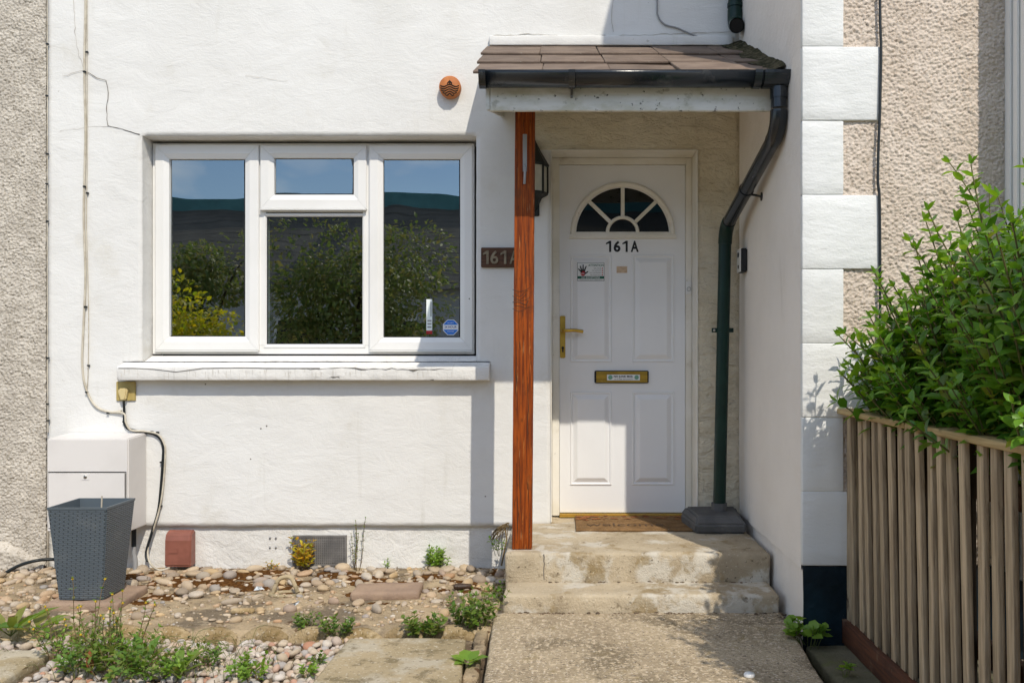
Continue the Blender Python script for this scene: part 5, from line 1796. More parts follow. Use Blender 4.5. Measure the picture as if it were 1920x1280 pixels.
# ring shaped handle
c = G(540, 1113, 0.02)
mb = MB()
pts = [(c.x - 0.075, c.y, 0.02), (c.x - 0.066, c.y + 0.005, 0.05), (c.x - 0.050, c.y + 0.012, 0.088), (c.x - 0.020, c.y + 0.015, 0.100), (c.x + 0.012, c.y + 0.012, 0.096), (c.x + 0.034, c.y + 0.002, 0.06), (c.x + 0.052, c.y - 0.012, 0.03)]
mb.tube(smooth_path(pts, 4), 0.011, 8)
mb.tube([(c.x + 0.075 * math.cos(t) - 0.01, c.y + 0.04 * math.sin(t) - 0.005, 0.020) for t in [PI * 2 * i / 20 for i in range(21)]], 0.010, 8)
o = mb.build("broken_handle", M['slab'])
tag(o, "broken pale ring handle sticking up from the pebble bed", "handle")

# scalloped edging
edg = thing("scalloped_edging", "row of yellowish scalloped edging stones along the front of the pebble bed", "edging", (-1.6, -1.17, 0))
x = -3.1
k = 0
while x < -0.42:
    w = random.uniform(0.17, 0.26)
    n = 14
    V2 = []
    top = [(-w / 2 + w * i / n, 0.000 + 0.038 * math.sin(PI * i / n) ** 0.8) for i in range(n + 1)]
    rows_y = [(-0.030, 0.0), (-0.034, 0.6), (-0.022, 1.0), (0.022, 1.0), (0.034, 0.75), (0.034, 0.0)]
    for (yy_, hh) in rows_y:
        for (xx, zz) in top:
            V2.append((xx, yy_ + 0.006 * (vnoise(np.array(xx * 30 + k), np.array(yy_ * 30), 3) - 0.5), -0.05 + (zz + 0.05) * (hh if hh else 0) + 0.004 * float(vnoise(np.array(xx * 40 + k), np.array(yy_ * 60), 7) - 0.5)))
    m1_ = n + 1
    mb = MB().add(V2, [(i * m1_ + j, i * m1_ + j + 1, (i + 1) * m1_ + j + 1, (i + 1) * m1_ + j) for i in range(5) for j in range(n)], 0, True)
    o = mb.build("edging_stone", M['edging'])
    o.parent = edg
    o.location = Vector((x + w / 2, -1.165 + 0.012 * math.sin(k * 1.7), 0.003 - 0.010 * random.random())) - ROOT[edg.name]
    o.rotation_euler = (random.uniform(-.18, .18), random.uniform(-.06, .06), random.uniform(-.12, .12))
    x += w + 0.004
    k += 1


def stone_mesh(nm, sub, seed, mat):
    bm = bmesh.new()
    bmesh.ops.create_icosphere(bm, subdivisions=sub, radius=1.0)
    r_ = random.Random(seed)
    ax = [r_.uniform(0.8, 1.2) for _ in range(3)]
    ph = [r_.uniform(0, 6) for _ in range(4)]
    for v in bm.verts:
        d = 1 + 0.10 * math.sin(2.3 * v.co.x + ph[0]) + 0.10 * math.sin(2.9 * v.co.y + ph[1]) + 0.06 * math.sin(4 * v.co.z + ph[2])
        v.co = Vector((v.co.x * ax[0], v.co.y * ax[1], v.co.z)) * d
    for fc in bm.faces:
        fc.smooth = True
    me = bpy.data.meshes.new(nm)
    bm.to_mesh(me)
    bm.free()
    me.materials.append(mat)
    return me


peb = [stone_mesh("pebble", 2, 100 + k, M['pebble']) for k in range(7)]
grav = [stone_mesh("gravel_stone", 2, 200 + k, M['gravel']) for k in range(5)]
# obstacles on the bed: (x, y, rx, ry)
obst = [(pcx + 0.02, pcy + 0.015, 0.2, 0.19), (px(727, -0.4), ground_y(1106, .03), 0.19, 0.13)]
placed = []


def can(x, y, r):
    for (a, b, c, d) in obst:
        if abs(x - a) < c + r * 0.5 and abs(y - b) < d + r * 0.5:
            return False
    return all((x - a) ** 2 + (y - b) ** 2 > (0.82 * (r + q)) ** 2 for a, b, q in placed)


def bz(x, y):
    return float(bed_h(np.array(x), np.array(y)))


cnt = 0
tries = 0
while cnt < 285 and tries < 9000:
    tries += 1
    y = -1.10 + 1.10 * random.random() ** 0.75
    x = random.uniform(-3.6, -0.27)
    dens = 1.0 if y > -0.5 else 0.5 if y > -0.75 else 0.28
    if x > -0.75 and y > -0.7: dens = 1.4
    if random.random() > dens: continue
    r = random.uniform(0.016, 0.038) if y > -0.65 else random.uniform(0.013, 0.030)
    if not can(x, y, r): continue
    placed.append((x, y, r))
    piece("pebble", random.choice(peb), garden_bed, (x, y, bz(x, y) + r * random.uniform(0.10, 0.48)),
          (random.uniform(-.2, .2), random.uniform(-.2, .2), random.uniform(0, 6.3)), (r * random.uniform(0.95, 1.3), r * random.uniform(0.7, 0.95), r * random.uniform(0.5, 0.72)))
    cnt += 1


def join_copies(base, items, mat, nm):
    """items: list of 4x4 matrices; joins copies of base meshes into one mesh"""
    data = []
    for me in base:
        v = np.zeros(len(me.vertices) * 3)
        me.vertices.foreach_get('co', v)
        f = np.array([p.vertices[:] for p in me.polygons])
        data.append((np.c_[v.reshape(-1, 3), np.ones(len(me.vertices))], f))
    VV, FF, b = [], [], 0
    for k, mtx in enumerate(items):
        v, f = data[k % len(data)]
        VV.append((v @ np.array(mtx).T)[:, :3])
        FF.append(f + b)
        b += len(v)
    return np_mesh(nm, np.concatenate(VV), np.concatenate(FF), mat)


def smtx(loc, rot, sc):
    return Matrix.LocRotScale(Vector(loc), Euler(rot), Vector(sc))


# small grit on the mortar
small = [stone_mesh("grit", 1, 300 + k, M['pebble']) for k in range(4)]
items = []
for k in range(1500):
    x, y = random.uniform(-3.6, -0.27), -1.12 + 1.12 * random.random()
    if not can(x, y, 0.0): continue
    r = random.uniform(0.003, 0.009)
    items.append(smtx((x, y, bz(x, y) + r * 0.2), (0, 0, random.uniform(0, 6)), (r * 1.2, r, r * 0.7)))
link("grit", join_copies(small, items, M['pebble'], "grit"), garden_bed, kind='stuff')


items = []
for k in range(620):
    x, y = random.uniform(-3.6, -0.27), -1.10 + 1.10 * random.random() ** 0.8
    r = random.uniform(0.008, 0.015)
    if not can(x, y, r * 0.3): continue
    items.append(smtx((x, y, bz(x, y) + r * random.uniform(0.1, 0.5)), (random.uniform(-.3, .3), random.uniform(-.3, .3), random.uniform(0, 6)), (r * 1.3, r, r * 0.7)))
link("small_stones", join_copies(peb, items, M['pebble'], "small_stones"), garden_bed, kind='stuff')
# dead leaves and straw caught among the stones
mb = MB()
for k in range(210):
    x, y = random.uniform(-3.3, -0.3), -2.0 + 2.0 * random.random()
    if not can(x, y, 0) or (x > -0.9 and y < -1.25): continue
    z = (bz(x, y) if y > -1.16 else float(gravel_h(np.array(x), np.array(y))) + 0.02) + 0.012
    a, L = random.uniform(0, 6.3), random.uniform(0.012, 0.04)
    mb.tube([(x, y, z), (x + math.cos(a) * L * 0.5, y + math.sin(a) * L * 0.5, z + random.uniform(0, 0.008)), (x + math.cos(a) * L, y + math.sin(a) * L, z)], random.uniform(0.0008, 0.0022), 4)
tag(mb.build("plant_litter", M['drystem']), kind='stuff')


def gz(x, y):
    return float(gravel_h(np.array(x), np.array(y)))


# loose gravel: the larger stones singly, the rest as one mass
items, big = [], 0
gp = []
for k in range(5200):
    x, y = random.uniform(-2.75, -0.80), random.uniform(-2.1, -1.215)
    if x < -2.0 and y < -1.37: continue
    edge_x = -0.885 + 0.03 * (y + 1.3)
    if x > edge_x - 0.01 and y < -1.28: continue
    r = random.uniform(0.011, 0.025)
    if not all((x - a) ** 2 + (y - b) ** 2 > (0.66 * (r + q)) ** 2 for a, b, q in gp): continue
    gp.append((x, y, r))
    sc = (r * random.uniform(0.95, 1.3), r * random.uniform(0.7, 1.0), r * random.uniform(0.55, 0.8))
    loc = (x, y, gz(x, y) + r * random.uniform(0.1, 0.9))
    rot = (random.uniform(-.5, .5), random.uniform(-.5, .5), random.uniform(0, 6.3))
    if r > 0.0145 and y > -1.75 and big < 290:
        piece("pebble", random.choice(grav), gravel_bed, loc, rot, sc)
        big += 1
    else:
        items.append(smtx(loc, rot, sc))
tag(link("gravel", join_copies(grav, items, M['gravel'], "gravel")), kind='stuff')

# moss cushions on the mortar
items = []
mossb = [stone_mesh("moss", 2, 400 + k, M['mossclump']) for k in range(3)]
for (u, v, n, su, sv) in ((380, 1088, 95, 75, 14), (300, 1120, 30, 35, 10), (470, 1108, 20, 50, 8), (265, 1130, 10, 12, 5), (880, 1105, 24, 40, 7), (640, 1080, 20, 50, 5), (210, 1140, 8, 20, 4), (420, 1198, 8, 30, 4), (60, 1062, 10, 20, 5)):
    for k in range(n):
        c = G(u + random.gauss(0, su * 0.6), v + random.gauss(0, sv * 0.6), 0.0)
        if c.y > 0.0: c.y = -0.01
        if not can(c.x, c.y, 0): continue
        r = random.uniform(0.012, 0.035)
        items.append(smtx((c.x, c.y, bz(c.x, c.y) - 0.003), (0, 0, random.uniform(0, 6)), (r * 1.4, r, r * random.uniform(0.2, 0.4))))
dirt = []
for k in range(230):
    t = random.random()
    if k < 90: c = Vector((-0.25 + 1.22 * t, -0.990 - abs(random.gauss(0, 0.010)), 0.044))
    elif k < 130: c = Vector((-0.25 + 1.22 * t, -0.757 - abs(random.gauss(0, 0.008)), 0.122))
    elif k < 200: c = Vector((0.985 + random.gauss(0, 0.012), -0.99 - 0.34 * t, 0.044))
    else: c = Vector((-2.2 + 1.9 * t, 0.012 - random.uniform(0, 0.02), 0.0))
    r = abs(random.gauss(0, 0.004)) + 0.0015
    dirt.append(smtx(c, (0, 0, random.uniform(0, 6)), (r * 1.5, r, r * 0.7)))
tag(link("dirt", join_copies(small, dirt, M['soil'], "dirt")), kind='stuff')


def moss_h(X, Y):
    w = np.exp(-((X + 1.72) / 0.62) ** 2 - ((Y + 0.30) / 0.24) ** 2) + 0.55 * np.exp(-((X + 0.75) / 0.3) ** 2 - ((Y + 0.22) / 0.12) ** 2)
    m = fbm(X * 6, Y * 9, 41, 4) + 0.30 * w - 0.12
    return bed_h(X, Y) - 0.004 + 0.075 * np.clip(m, -0.06, 0.16) + 0.010 * fbm(X * 70, Y * 70, 44, 3)


v, f = grid_sheet(-2.6, -0.35, -0.75, 0.012, 0.0095, moss_h)
tag(link("moss_carpet", np_mesh("moss_carpet", v, f, M['mossclump'])), kind='stuff')
tag(link("moss", join_copies(mossb, items, M['mossclump'], "moss")), kind='stuff')

# round white cap on the path
c = G(1405, 1265, 0.05)
mb = MB().lathe([(0.0195, 0.0), (0.0205, 0.006), (0.017, 0.012), (0.006, 0.013), (0.005, 0.016), (0.0001, 0.016)], (c.x, c.y, 0.0465), 'z', 20)
o = mb.build("white_cap", M['upvc'])
o.rotation_euler = (0, 0, 0)
tag(o, "small round white plastic cap lying in the shade on the path", "cap")
# scraps
for (u, v, z, lab) in ((487, 1108, 0.03, "crumpled pale plastic scrap beside the broken handle"), (549, 1135, 0.03, "crumpled pale plastic scrap on bare mortar below the broken handle")):
    c = G(u, v, z)
    vv = [(c.x + random.uniform(-.028, .028), c.y + random.uniform(-.02, .02), z + random.uniform(0, .024)) for _ in range(9)]
    o = MB().add(vv, [(0, 1, 2), (2, 3, 4), (4, 5, 6), (6, 7, 8), (1, 3, 5), (0, 8, 2), (5, 7, 1)]).build("litter", M['litter'])
    tag(o, lab, "litter")

# ================================================================ PLANTS
LEAF_V = np.array([(0, 0, 0), (-0.22, 0.28, 0.05), (0.22, 0.28, 0.05), (0, 0.30, 0), (-0.20, 0.66, 0.03), (0.20, 0.66, 0.03), (0, 0.68, -0.04), (0, 1.0, -0.14)])
LEAF_F = [(0, 3, 1), (0, 2, 3), (1, 3, 6, 4), (3, 2, 5, 6), (4, 6, 7), (6, 5, 7)]
LEAF_T = np.array([(0, 3, 1), (0, 2, 3), (1, 3, 6), (1, 6, 4), (3, 2, 5), (3, 5, 6), (4, 6, 7), (6, 5, 7)])


def leaf_matrix(pos, d, nrm, L, wide=1.0):
    d = Vector(d).normalized()
    n = Vector(nrm)
    n = (n - d * n.dot(d))
    n = n.normalized() if n.length > 1e-4 else d.orthogonal().normalized()
    x = d.cross(n)
    return Matrix(((x.x * L * wide, d.x * L, n.x * L, pos[0]), (x.y * L * wide, d.y * L, n.y * L, pos[1]), (x.z * L * wide, d.z * L, n.z * L, pos[2]), (0, 0, 0, 1)))


def leaves_arrays(mats):
    A = np.array([np.array(m) for m in mats])
    v = np.c_[LEAF_V, np.ones(len(LEAF_V))]
    V = np.einsum('kij,nj->kni', A, v)[:, :, :3]
    n = len(LEAF_V)
    Fc = LEAF_T[None] + (np.arange(len(mats)) * n)[:, None, None]
    return V.reshape(-1, 3), Fc.reshape(-1, 3)


def leaf_obj(nm, mats, mat, parent=None, kind=None):
    V, Fc = leaves_arrays(mats)
    if parent is not None:
        V = V - np.array(ROOT.get(parent.name))
    return link(nm, np_mesh(nm, V, Fc, mat, True), parent, kind=kind)


def shoot(base, d0, L, n, leafL, up=0.5, wob=0.25, taper=0.45, wide=0.95):
    """a leafy shoot: centre line and opposite leaves"""
    p, d = Vector(base), Vector(d0).normalized()
    pts, ms = [p.copy()], []
    turn = random.uniform(0, PI)
    st = L / n
    for i in range(n):
        d = (d + Vector((random.gauss(0, wob), random.gauss(0, wob), random.gauss(0, wob) + up)) * 0.16).normalized()
        p = p + d * st
        pts.append(p.copy())
        t = i / n
        if t < 0.12: continue
        a = d.orthogonal().normalized()
        b = d.cross(a)
        turn += PI / 2 + random.uniform(-.25, .25)
        for s in (0, PI):
            o = a * math.cos(turn + s) + b * math.sin(turn + s)
            ld = (o * 0.9 + d * random.uniform(0.35, 0.8) + Vector((0, 0, random.uniform(-.15, .2))))
            ln = d * 1.0 - o * 0.35 + Vector((0, 0, 0.5))
            l = leafL * (1 - taper * max(0, (t - 0.55) / 0.45)) * random.uniform(0.75, 1.15)
            ms.append((leaf_matrix(p, ld, ln, l, wide * random.uniform(0.95, 1.3)), t))
    ms.append((leaf_matrix(p, d, d.orthogonal(), leafL * 0.5, 0.8), 1.0))
    return pts, ms


leaf_me = []
for k, mt in enumerate(('privet', 'privet', 'privettip')):
    me = bpy.data.meshes.new("leaf")
    vv = LEAF_V.copy()
    vv[:, 2] += 0.03 * np.sin(vv[:, 1] * 3 + k)
    me.from_pydata([tuple(q) for q in vv], [], LEAF_F)
    me.materials.append(M[mt])
    for p_ in me.polygons: p_.use_smooth = True
    leaf_me.append(me)


def shrub(label, cx, cy, shoots, nind, group=None):
    root = thing("privet_shrub", label, "shrub", (cx, cy, 0), group)
    stems, L1, L2 = MB(), [], []
    for (b, tip, leafL) in shoots:
        b, tip = Vector(b), Vector(tip)
        d = tip - b
        L = d.length
        pts, ms = shoot(b, d, L * 1.02, max(6, int(L / 0.038)), leafL, up=0.15)
        stems.tube(pts[::2] + ([pts[-1]] if len(pts) % 2 == 0 else []), [0.0042 * (1 - 0.7 * i / len(pts[::2])) + 0.0008 for i in range(len(pts[::2]) + (1 if len(pts) % 2 == 0 else 0))], 4, caps=False)
        for m_, t in ms:
            (L2 if t > 0.78 else L1).append(m_)
    for k in range(7):
        a = random.uniform(0, 6.3)
        q = Vector((cx + 0.25 * math.cos(a), cy + 0.35 * math.sin(a), random.uniform(0.5, 0.9)))
        stems.tube([(cx + 0.08 * math.cos(a), cy + 0.1 * math.sin(a), -0.05), q * 0.5 + Vector((cx, cy, 0)) * 0.5, q], [0.016, 0.012, 0.008], 6, caps=False)
    stems.build("stem", M['privetstem'], root)
    if nind:
        allm = [(m_, 0) for m_ in L1] + [(m_, 2) for m_ in L2]

        def inframe(m_):
            p = m_.translation
            D = p.y - CAMY
            u, v = VX + p.x * F / D, VY - (p.z - EYE) * F / D
            return 0 < u < 1915 and 0 < v < 1280 and p.z > 0.93
        cand = sorted([q for q in allm if inframe(q[0])], key=lambda q: q[0].translation.y + 0.15 * q[0].translation.x + random.uniform(-.12, .12))
        pick = cand[:nind]
        ids = {id(q[0]) for q in pick}
        for m_, kx in pick:
            o = bpy.data.objects.new("leaf", leaf_me[kx if kx == 2 else random.randint(0, 1)])
            COL.objects.link(o)
            o.parent = root
            mm = m_.copy()
            mm.translation = m_.translation - ROOT[root.name]
            o.matrix_local = mm
        L1 = [q for q in L1 if id(q) not in ids]
        L2 = [q for q in L2 if id(q) not in ids]
    leaf_obj("foliage", L1, M['privet'], root, 'stuff')
    leaf_obj("young_foliage", L2, M['privettip'], root, 'stuff')
    return root


SH = []
n_s = 0
while n_s < 520:
    y = random.uniform(-2.85, -1.45)
    u = random.uniform(1575, 2080)
    vt = float(np.interp(u, [1560, 1600, 1680, 1720, 1775, 1850, 1900, 1960, 2080], [690, 640, 565, 525, 485, 470, 440, 400, 360])) + random.gauss(0, 12)
    v = vt + 420 * random.random() ** 1.5
    tip = P(u, v, y)
    if tip.x < 1.05 or tip.x > 2.3 or tip.z > 2.15: continue
    if tip.x < 1.27 and tip.z < 1.02: tip.z = 1.02 + 0.1 * random.random()
    tip.z = max(0.8, tip.z)
    b = Vector((1.68 + (tip.x - 1.68) * 0.60, -2.05 + (y + 2.05) * 0.75, 0.50 + (tip.z - 0.5) * 0.55))
    SH.append((b, tip, random.uniform(0.056, 0.092)))
    n_s += 1
# shoots that stand out in the silhouette
for (u, v, y) in ((1555, 652, -1.62), (1585, 556, -1.66), (1605, 545, -1.70), (1677, 500, -1.80), (1712, 440, -1.85), (1720, 435, -2.0), (1775, 300, -2.05), (1770, 345, -2.05), (1850, 380, -2.1), (1900, 330, -2.2),
                  (1912, 300, -2.3), (1600, 690, -1.70), (1580, 640, -1.75), (1615, 725, -1.8), (1605, 745, -1.6), (1650, 560, -1.75), (1740, 410, -2.0), (1765, 380, -1.9), (1815, 425, -2.1), (1880, 420, -2.2), (1690, 545, -1.9), (1640, 600, -1.8),
                  (1800, 380, -2.0), (1750, 460, -1.9), (1830, 440, -2.0), (1860, 430, -2.1), (1700, 480, -1.85), (1660, 590, -1.8), (1625, 660, -1.75), (1590, 700, -1.7), (1620, 640, -1.8), (1660, 640, -1.8)):
    tip = P(u, v, y)
    b = Vector((1.60 + (tip.x - 1.60) * 0.35, y - 0.18, max(0.95, tip.z - 0.62)))
    SH.append((b, tip, random.uniform(0.070, 0.088)))
shrub("glossy green privet shrub leaning over the fence in front of the roughcast wall", 1.72, -2.05, SH, 295)
SH = []
for k in range(520):
    y = random.uniform(-3.30, -2.72)
    x = random.uniform(1.20, 2.1)
    ztop = 2.32 + 0.10 * math.sin(y * 14 + 0.5) - 0.9 * max(0, y + 2.86) * 3
    z = ztop - 1.25 * random.random() ** 1.2
    if x < 1.26: z = max(z, 1.15)
    b = Vector((1.6 + (x - 1.6) * 0.5, -2.97 + (y + 2.97) * 0.6, 0.4 + (z - 0.4) * 0.55))
    SH.append((b, Vector((x, y, max(0.7, z))), random.uniform(0.052, 0.066)))
for k in range(420):  # low run toward the camera, added unseen to block sky and deepen path shade
    y = random.uniform(-5.6, -3.30)
    x = random.uniform(1.30, 2.3)
    z = 1.72 + 0.06 * math.sin(y * 7) - 0.95 * random.random() ** 1.3
    b = Vector((1.75 + (x - 1.75) * 0.5, y * 0.85 - 0.66, 0.4 + (z - 0.4) * 0.5))
    SH.append((b, Vector((x, y, max(0.6, z))), random.uniform(0.056, 0.080)))
shrub("taller privet shrub further along behind the fence, with a low run added to block sky, outside the picture", 1.75, -2.97, SH, 0)


def weed(nm, label, base, n_st, h, spread, leafL, n_leaf, mat, stem=M['weedstem'], wide=0.9, up=0.5, cat="weed", group=None, upright=1.0, extra=None, r=0.0016):
    root = thing(nm, label, cat, base, group)
    st, ms = MB(), []
    for k in range(n_st):
        a = random.uniform(0, 2 * PI)
        d = Vector((math.cos(a) * spread * random.uniform(0.2, 1), math.sin(a) * spread * random.uniform(0.2, 1), upright))
        L = h * random.uniform(0.6, 1.1)
        b = Vector(base) + Vector((math.cos(a), math.sin(a), 0)) * 0.012 * n_st ** 0.5 * random.random()
        pts, mm = shoot(b, d, L, max(3, n_leaf), leafL, up=up, wob=0.5, taper=0.3, wide=wide)
        st.tube(pts, [r * (1 - 0.5 * i / len(pts)) for i in range(len(pts))], 4, caps=False)
        ms += [q[0] for q in mm]
        if extra:
            p = pts[-1]
            st.lathe([(0.0001, -0.005), (0.006, 0), (0.0001, 0.006)], tuple(p), 'z', 6, 1)
    st.build("stem", [stem, extra or stem], root)
    leaf_obj("leaves", ms, mat, root)
    return root


def rosette(nm, label, base, n, L, mat, wide=1.0, tilt=0.6, cat="weed", group=None):
    root = thing(nm, label, cat, base, group)
    ms, st = [], MB()
    for k in range(n):
        a = 2 * PI * k / n + random.uniform(-.3, .3)
        tl = tilt * random.uniform(0.6, 1.3)
        d = Vector((math.cos(a), math.sin(a), tl))
        b = Vector(base) + d.normalized() * L * 0.25
        st.tube([Vector(base) - Vector((0, 0, .01)), b], 0.002, 4, caps=False)
        ms.append(leaf_matrix(b, d, Vector((-math.cos(a) * tl, -math.sin(a) * tl, 1)), L * random.uniform(0.7, 1.15), wide))
    st.build("stem", M['weedstem'], root)
    leaf_obj("leaves", ms, mat, root)
    return root


c = G(577, 1068, 0.0)
weed("small_shrub", "small yellow and orange leaved shrub in front of the air vent", (c.x, -0.045, 0.0), 17, 0.17, 0.55, 0.042, 6, M['yellowweed'], M['drystem'], cat="plant", up=0.8)
weed("dry_weed", "tall thin dry weed against the wall right of the air vent", (px(672, -0.04), -0.04, 0.0), 5, 0.27, 0.20, 0.016, 11, M['weed'], M['drystem'], up=0.9, r=0.0022)
weed("tuft", "bright lime green tuft at the wall foot left of the post shadow", (px(820, -0.03), -0.03, 0.0), 20, 0.115, 0.32, 0.030, 6, M['limeweed'], cat="plant", up=0.9)
weed("seedling", "low green seedling at the wall foot between the dry weed and lime tuft", (px(723, -0.03), -0.03, 0.0), 4, 0.05, 0.4, 0.018, 4, M['limeweed'], cat="seedling")
weed("seedling", "small reddish green seedling at the wall foot left of the yellow shrub", (px(508, -0.04), -0.04, 0.0), 5, 0.055, 0.6, 0.02, 4, M['yellowweed'], M['drystem'], cat="seedling")
weed("corner_weed", "pale green weed growing from the corner beside the top step", (px(937, -0.10), -0.12, 0.10), 4, 0.10, 0.35, 0.026, 5, M['limeweed'])
# dry vine in the gap at the wall foot
mb = MB()
for k in range(16):
    u, v = random.uniform(918, 952), random.uniform(982, 1000)
    p = [P(952 + random.uniform(-6, 4), 982 + random.uniform(-4, 6), -0.02 - 0.02 * random.random())]
    for i in range(4):
        t = (i + 1) / 4
        p.append(P(952 + (u - 952) * t + random.uniform(-3, 3), 982 + (v - 982 + 14 * t * t) * t + random.uniform(-3, 3), -0.03 - 0.02 * random.random()))
    mb.tube(p, 0.0022, 4)
mb.tube([P(946, 985, -0.03), P(950, 1010, -0.05), P(945, 1035, -0.08), P(940, 1060, -0.1)], 0.005, 5)
o = mb.build("dry_vine", M['drystem'])
tag(o, "tangle of dry brown vine stems at the wall corner left of the post foot", "vine")

for (u, v, ns, h, sp, ll, lab) in (
        (886, 1178, 34, 0.17, 0.9, 0.030, "wide bushy green weed clump left of the lower step"),
        (795, 1192, 16, 0.09, 0.9, 0.034, "low green weed clump at the top edge of the paving slab"),
        (630, 1192, 11, 0.085, 0.9, 0.028, "green weed at the left corner of the paving slab"),
        (568, 1180, 9, 0.08, 0.8, 0.024, "green and red weed on the edging left of the paving slab"),
        (935, 1130, 6, 0.10, 0.6, 0.024, "small weed hugging the side of the lower step")):
    c = G(u, v, 0.01)
    weed("weed_clump", lab, (c.x, c.y, 0.005), ns, h, sp, ll, 6, M['weed'], wide=1.2)
c = G(877, 1243, 0.02)
rosette("broadleaf_weed", "round leaved green rosette in the gap between slab and path", (c.x, c.y, 0.02), 9, 0.062, M['limeweed'], 1.7, 0.5)
c = G(45, 1192, 0.02)
rosette("broadleaf_weed", "long leaved green weed on the edging at far left", (px(20, c.y), c.y, 0.03), 7, 0.16, M['weed'], 0.55, 0.7)
c = G(85, 1190, 0.02)
rosette("broadleaf_weed", "broad leaved green weed spreading just left of the weedy patch", (px(62, c.y), c.y, 0.035), 8, 0.13, M['weed'], 0.9, 0.35)
weed("geranium_weed", "round leaved green plant at the foot of the dark blue base", (1.015, -1.335, 0.01), 16, 0.10, 0.8, 0.042, 3, M['limeweed'], wide=2.0, cat="plant")
c = G(1582, 1270, 0.01)
weed("geranium_weed", "tiny green plant on the damp slab beside the fence", (c.x, c.y, 0.01), 4, 0.05, 0.5, 0.026, 3, M['limeweed'], wide=1.6, cat="plant")

# the weedy patch at bottom left: each stand of weed is its own plant
spots = [(150, 1262, 26, 0.14, "dense low weeds at the near left of the gravel"), (215, 1270, 30, 0.15, "dense green weeds at the near edge of the gravel"),
         (275, 1272, 24, 0.13, "green weeds near the bottom left below the red leaf"), (330, 1268, 18, 0.11, "leafy weeds spreading over gravel below the moss"),
         (385, 1248, 18, 0.10, "clump of fresh green weeds in the pale gravel"), (440, 1268, 16, 0.09, "low weeds at the bottom of the pale gravel"),
         (475, 1275, 14, 0.09, "broad low weeds at the bottom edge of the gravel"), (250, 1238, 20, 0.14, "tangled weeds beside the red withered leaf"),
         (190, 1232, 18, 0.15, "tangled weeds left of the red withered leaf"), (130, 1225, 14, 0.14, "thin weeds along the edge of the far left slab"),
         (590, 1245, 8, 0.06, "little yellow green weeds along the left side of the slab"), (575, 1268, 8, 0.06, "yellow green weeds at the lower left corner of the slab")]
for (u, v, ns, h, lab) in spots:
    c = G(u, v, 0.0)
    weed("weed_clump", lab, (c.x, c.y, -0.005), int(ns * 0.62), h, 1.1, random.uniform(0.022, 0.036), 6, M[random.choice(('weed', 'weed', 'limeweed'))], random.choice((M['weedstem'], M['drystem'])), wide=1.0, up=0.3)
for (u, v, h, lab) in ((205, 1245, 0.27, "tall flowering weed with yellow buds right of the planter foot"), (165, 1235, 0.30, "tall branching weed with yellow buds in front of the planter"),
                       (240, 1240, 0.25, "tall brown stemmed weed leaning right in the weedy patch"), (110, 1235, 0.20, "thin stemmed weed arching over the far left slab")):
    c = G(u, v, 0.0)
    weed("flowering_weed", lab, (c.x, c.y, -0.005), 6, h, 0.55, 0.022, 8, M['weed'], M['drystem'], up=0.35, extra=M['flower'], r=0.0024)
for (u, v, n, L, lab) in ((265, 1262, 8, 0.14, "long bladed green weed at the bottom of the weedy patch"), (335, 1272, 9, 0.10, "dark green rosette at the bottom edge of the gravel")):
    c = G(u, v, 0.0)
    rosette("broadleaf_weed", lab, (c.x, c.y, 0.01), n, L, M['weed'], 0.6, 0.9)
c = G(168, 1238, 0.06)
mat_ = [leaf_matrix((c.x, c.y, 0.10), (0.15, -0.2, -0.9), (0.2, -1, 0.2), 0.085, 0.75)]
o = leaf_obj("withered_leaf", mat_, M['redleaf'])
tag(o, "single withered red leaf hanging among the weeds at bottom left", "leaf")
# loose dry grass blades over the gravel
mb = MB()
for k in range(160):
    c = G(random.gauss(300, 110), random.uniform(1205, 1278), 0.0)
    if c.x > -0.95 or c.x < -2.7: continue
    a = random.uniform(0, 6.3)
    L = random.uniform(0.04, 0.11)
    mb.tube(smooth_path([c, c + Vector((math.cos(a) * L * .35, math.sin(a) * L * .35, L * .6)), c + Vector((math.cos(a) * L, math.sin(a) * L, L * .55))], 3), 0.0011, 3, caps=False)
o = mb.build("dry_grass", M['weedstem'])
tag(o, kind='stuff')

# ================================================================ ACROSS THE STREET (seen in the window panes)
opp = thing("opposite_house", "grey rendered house across the street with a dark tiled roof, outside the picture", "house", (-6, -22, 0))
oy = -22.0
mb = MB().box(-26, 14, oy - 7, oy, -0.05, 3.2)
mb.build("wall", M['farwall'], opp)
mb = MB()
for k in range(20):
    y0, z0 = oy + 0.35 - k * 0.20, 3.12 + k * 0.150
    mb.prism([(y0, z0), (y0, z0 + 0.03), (y0 - 0.24, z0 + 0.21), (y0 - 0.24, z0 + 0.16)], 'x', -26.3, 14.3)
mb.prism([(oy - 3.6, 6.05), (oy - 7.3, 3.1), (oy - 7.3, 3.0), (oy - 3.6, 5.9)], 'x', -26.3, 14.3)
mb.build("roof", M['fartile'], opp)
MB().box(-26.3, 14.3, oy - 3.85, oy - 3.55, 6.06, 6.55).build("ridge", M['teal'], opp)
MB().box(-7.2, -6.35, oy - 4.1, oy - 3.3, 5.8, 8.2).build("chimney", M['farwall'], opp)
for x in (-14, -11, -8, -5, -2, 1):
    w_ = MB().box(x - 0.7, x + 0.7, oy + 0.001, oy + 0.05, 1.0, 2.3).build("window", M['upvc'], opp)
    MB().box(x - 0.6, x + 0.6, oy + 0.051, oy + 0.06, 1.1, 2.2).build("pane", M['gasket'], w_)


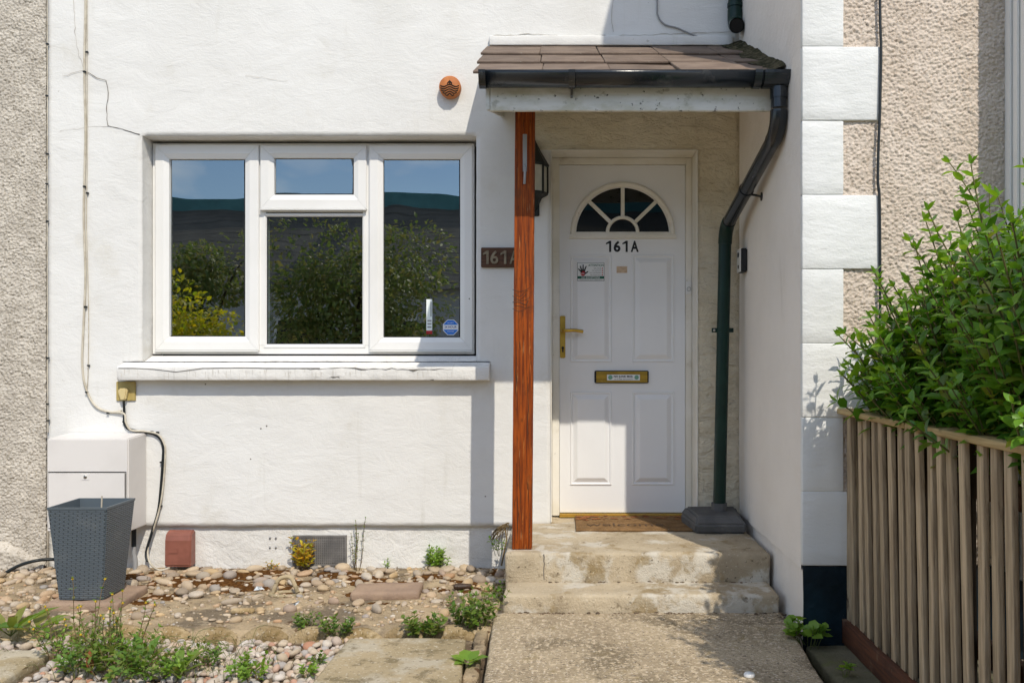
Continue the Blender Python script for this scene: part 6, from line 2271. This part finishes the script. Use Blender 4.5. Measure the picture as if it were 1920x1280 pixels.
def leafy_mass(nm, label, c, rx, ry, z0, z1, n, L, mat, cat="tree", trunk=True):
    root = thing(nm, label, cat, (c[0], c[1], 0))
    ms = []
    blobs = [(Vector((c[0] + random.uniform(-.6, .6) * rx, c[1] + random.uniform(-.6, .6) * ry, z0 + (z1 - z0) * random.uniform(0.2, 0.85))), random.uniform(0.25, 0.45) * min(rx, (z1 - z0) / 1.4)) for _ in range(18)]
    for k in range(n):
        b, r = random.choice(blobs)
        q = Vector((random.gauss(0, 1), random.gauss(0, 1), random.gauss(0, 1))).normalized()
        ms.append(leaf_matrix(b + q * r * random.uniform(0.75, 1.1), (q + Vector((random.gauss(0, .6), random.gauss(0, .6), random.gauss(0, .6) - .3))), q + Vector((0, 0, .7)), L * random.uniform(0.7, 1.3), 1.3))
    leaf_obj("crown", ms, mat, root, 'stuff')
    if trunk:
        m = MB().tube([(c[0], c[1], -0.05), (c[0] + .05, c[1], z0 + (z1 - z0) * 0.6)], [0.09, 0.04], 8)
        for k in range(5):
            b, r = blobs[k]
            m.tube([(c[0] + .03, c[1], z0 + (z1 - z0) * 0.2), tuple(b)], [0.045, 0.015], 6)
        m.build("trunk", M['bark'], root)
    return root


leafy_mass("garden_tree", "bushy dark tree across the front yard, outside the picture", (-3.3, -9.2), 1.7, 1.3, 0.5, 3.35, 12000, 0.08, M['treeleaf'])
leafy_mass("garden_tree", "smaller tree further left across the street, outside the picture", (-8.0, -14.5), 1.5, 1.3, 0.6, 3.9, 6000, 0.11, M['treeleaf'])
leafy_mass("golden_hedge", "sunlit golden green hedge left of the viewer, outside the picture", (-4.65, -5.4), 0.95, 0.8, 0.1, 2.2, 8000, 0.065, M['goldleaf'], "hedge", False)

# repeats of one kind share a group
GROUPS = {'wall_cable': 'cables clipped to the house walls', 'weed_clump': 'weed clumps in the front bed', 'flowering_weed': 'tall flowering weeds in the front bed',
          'broadleaf_weed': 'broad leaved weeds in the front bed', 'seedling': 'seedlings at the foot of the wall', 'privet_shrub': 'privet shrubs behind the fence',
          'stone_slab': 'flat stones in the pebble bed', 'litter': 'scraps of litter in the pebble bed', 'geranium_weed': 'green plants beside the fence',
          'garden_tree': 'trees across the street'}
for o in list(SC.objects):
    g = GROUPS.get(o.name.split('.')[0])
    if g and o.parent is None and o.get('category'):
        o['group'] = g
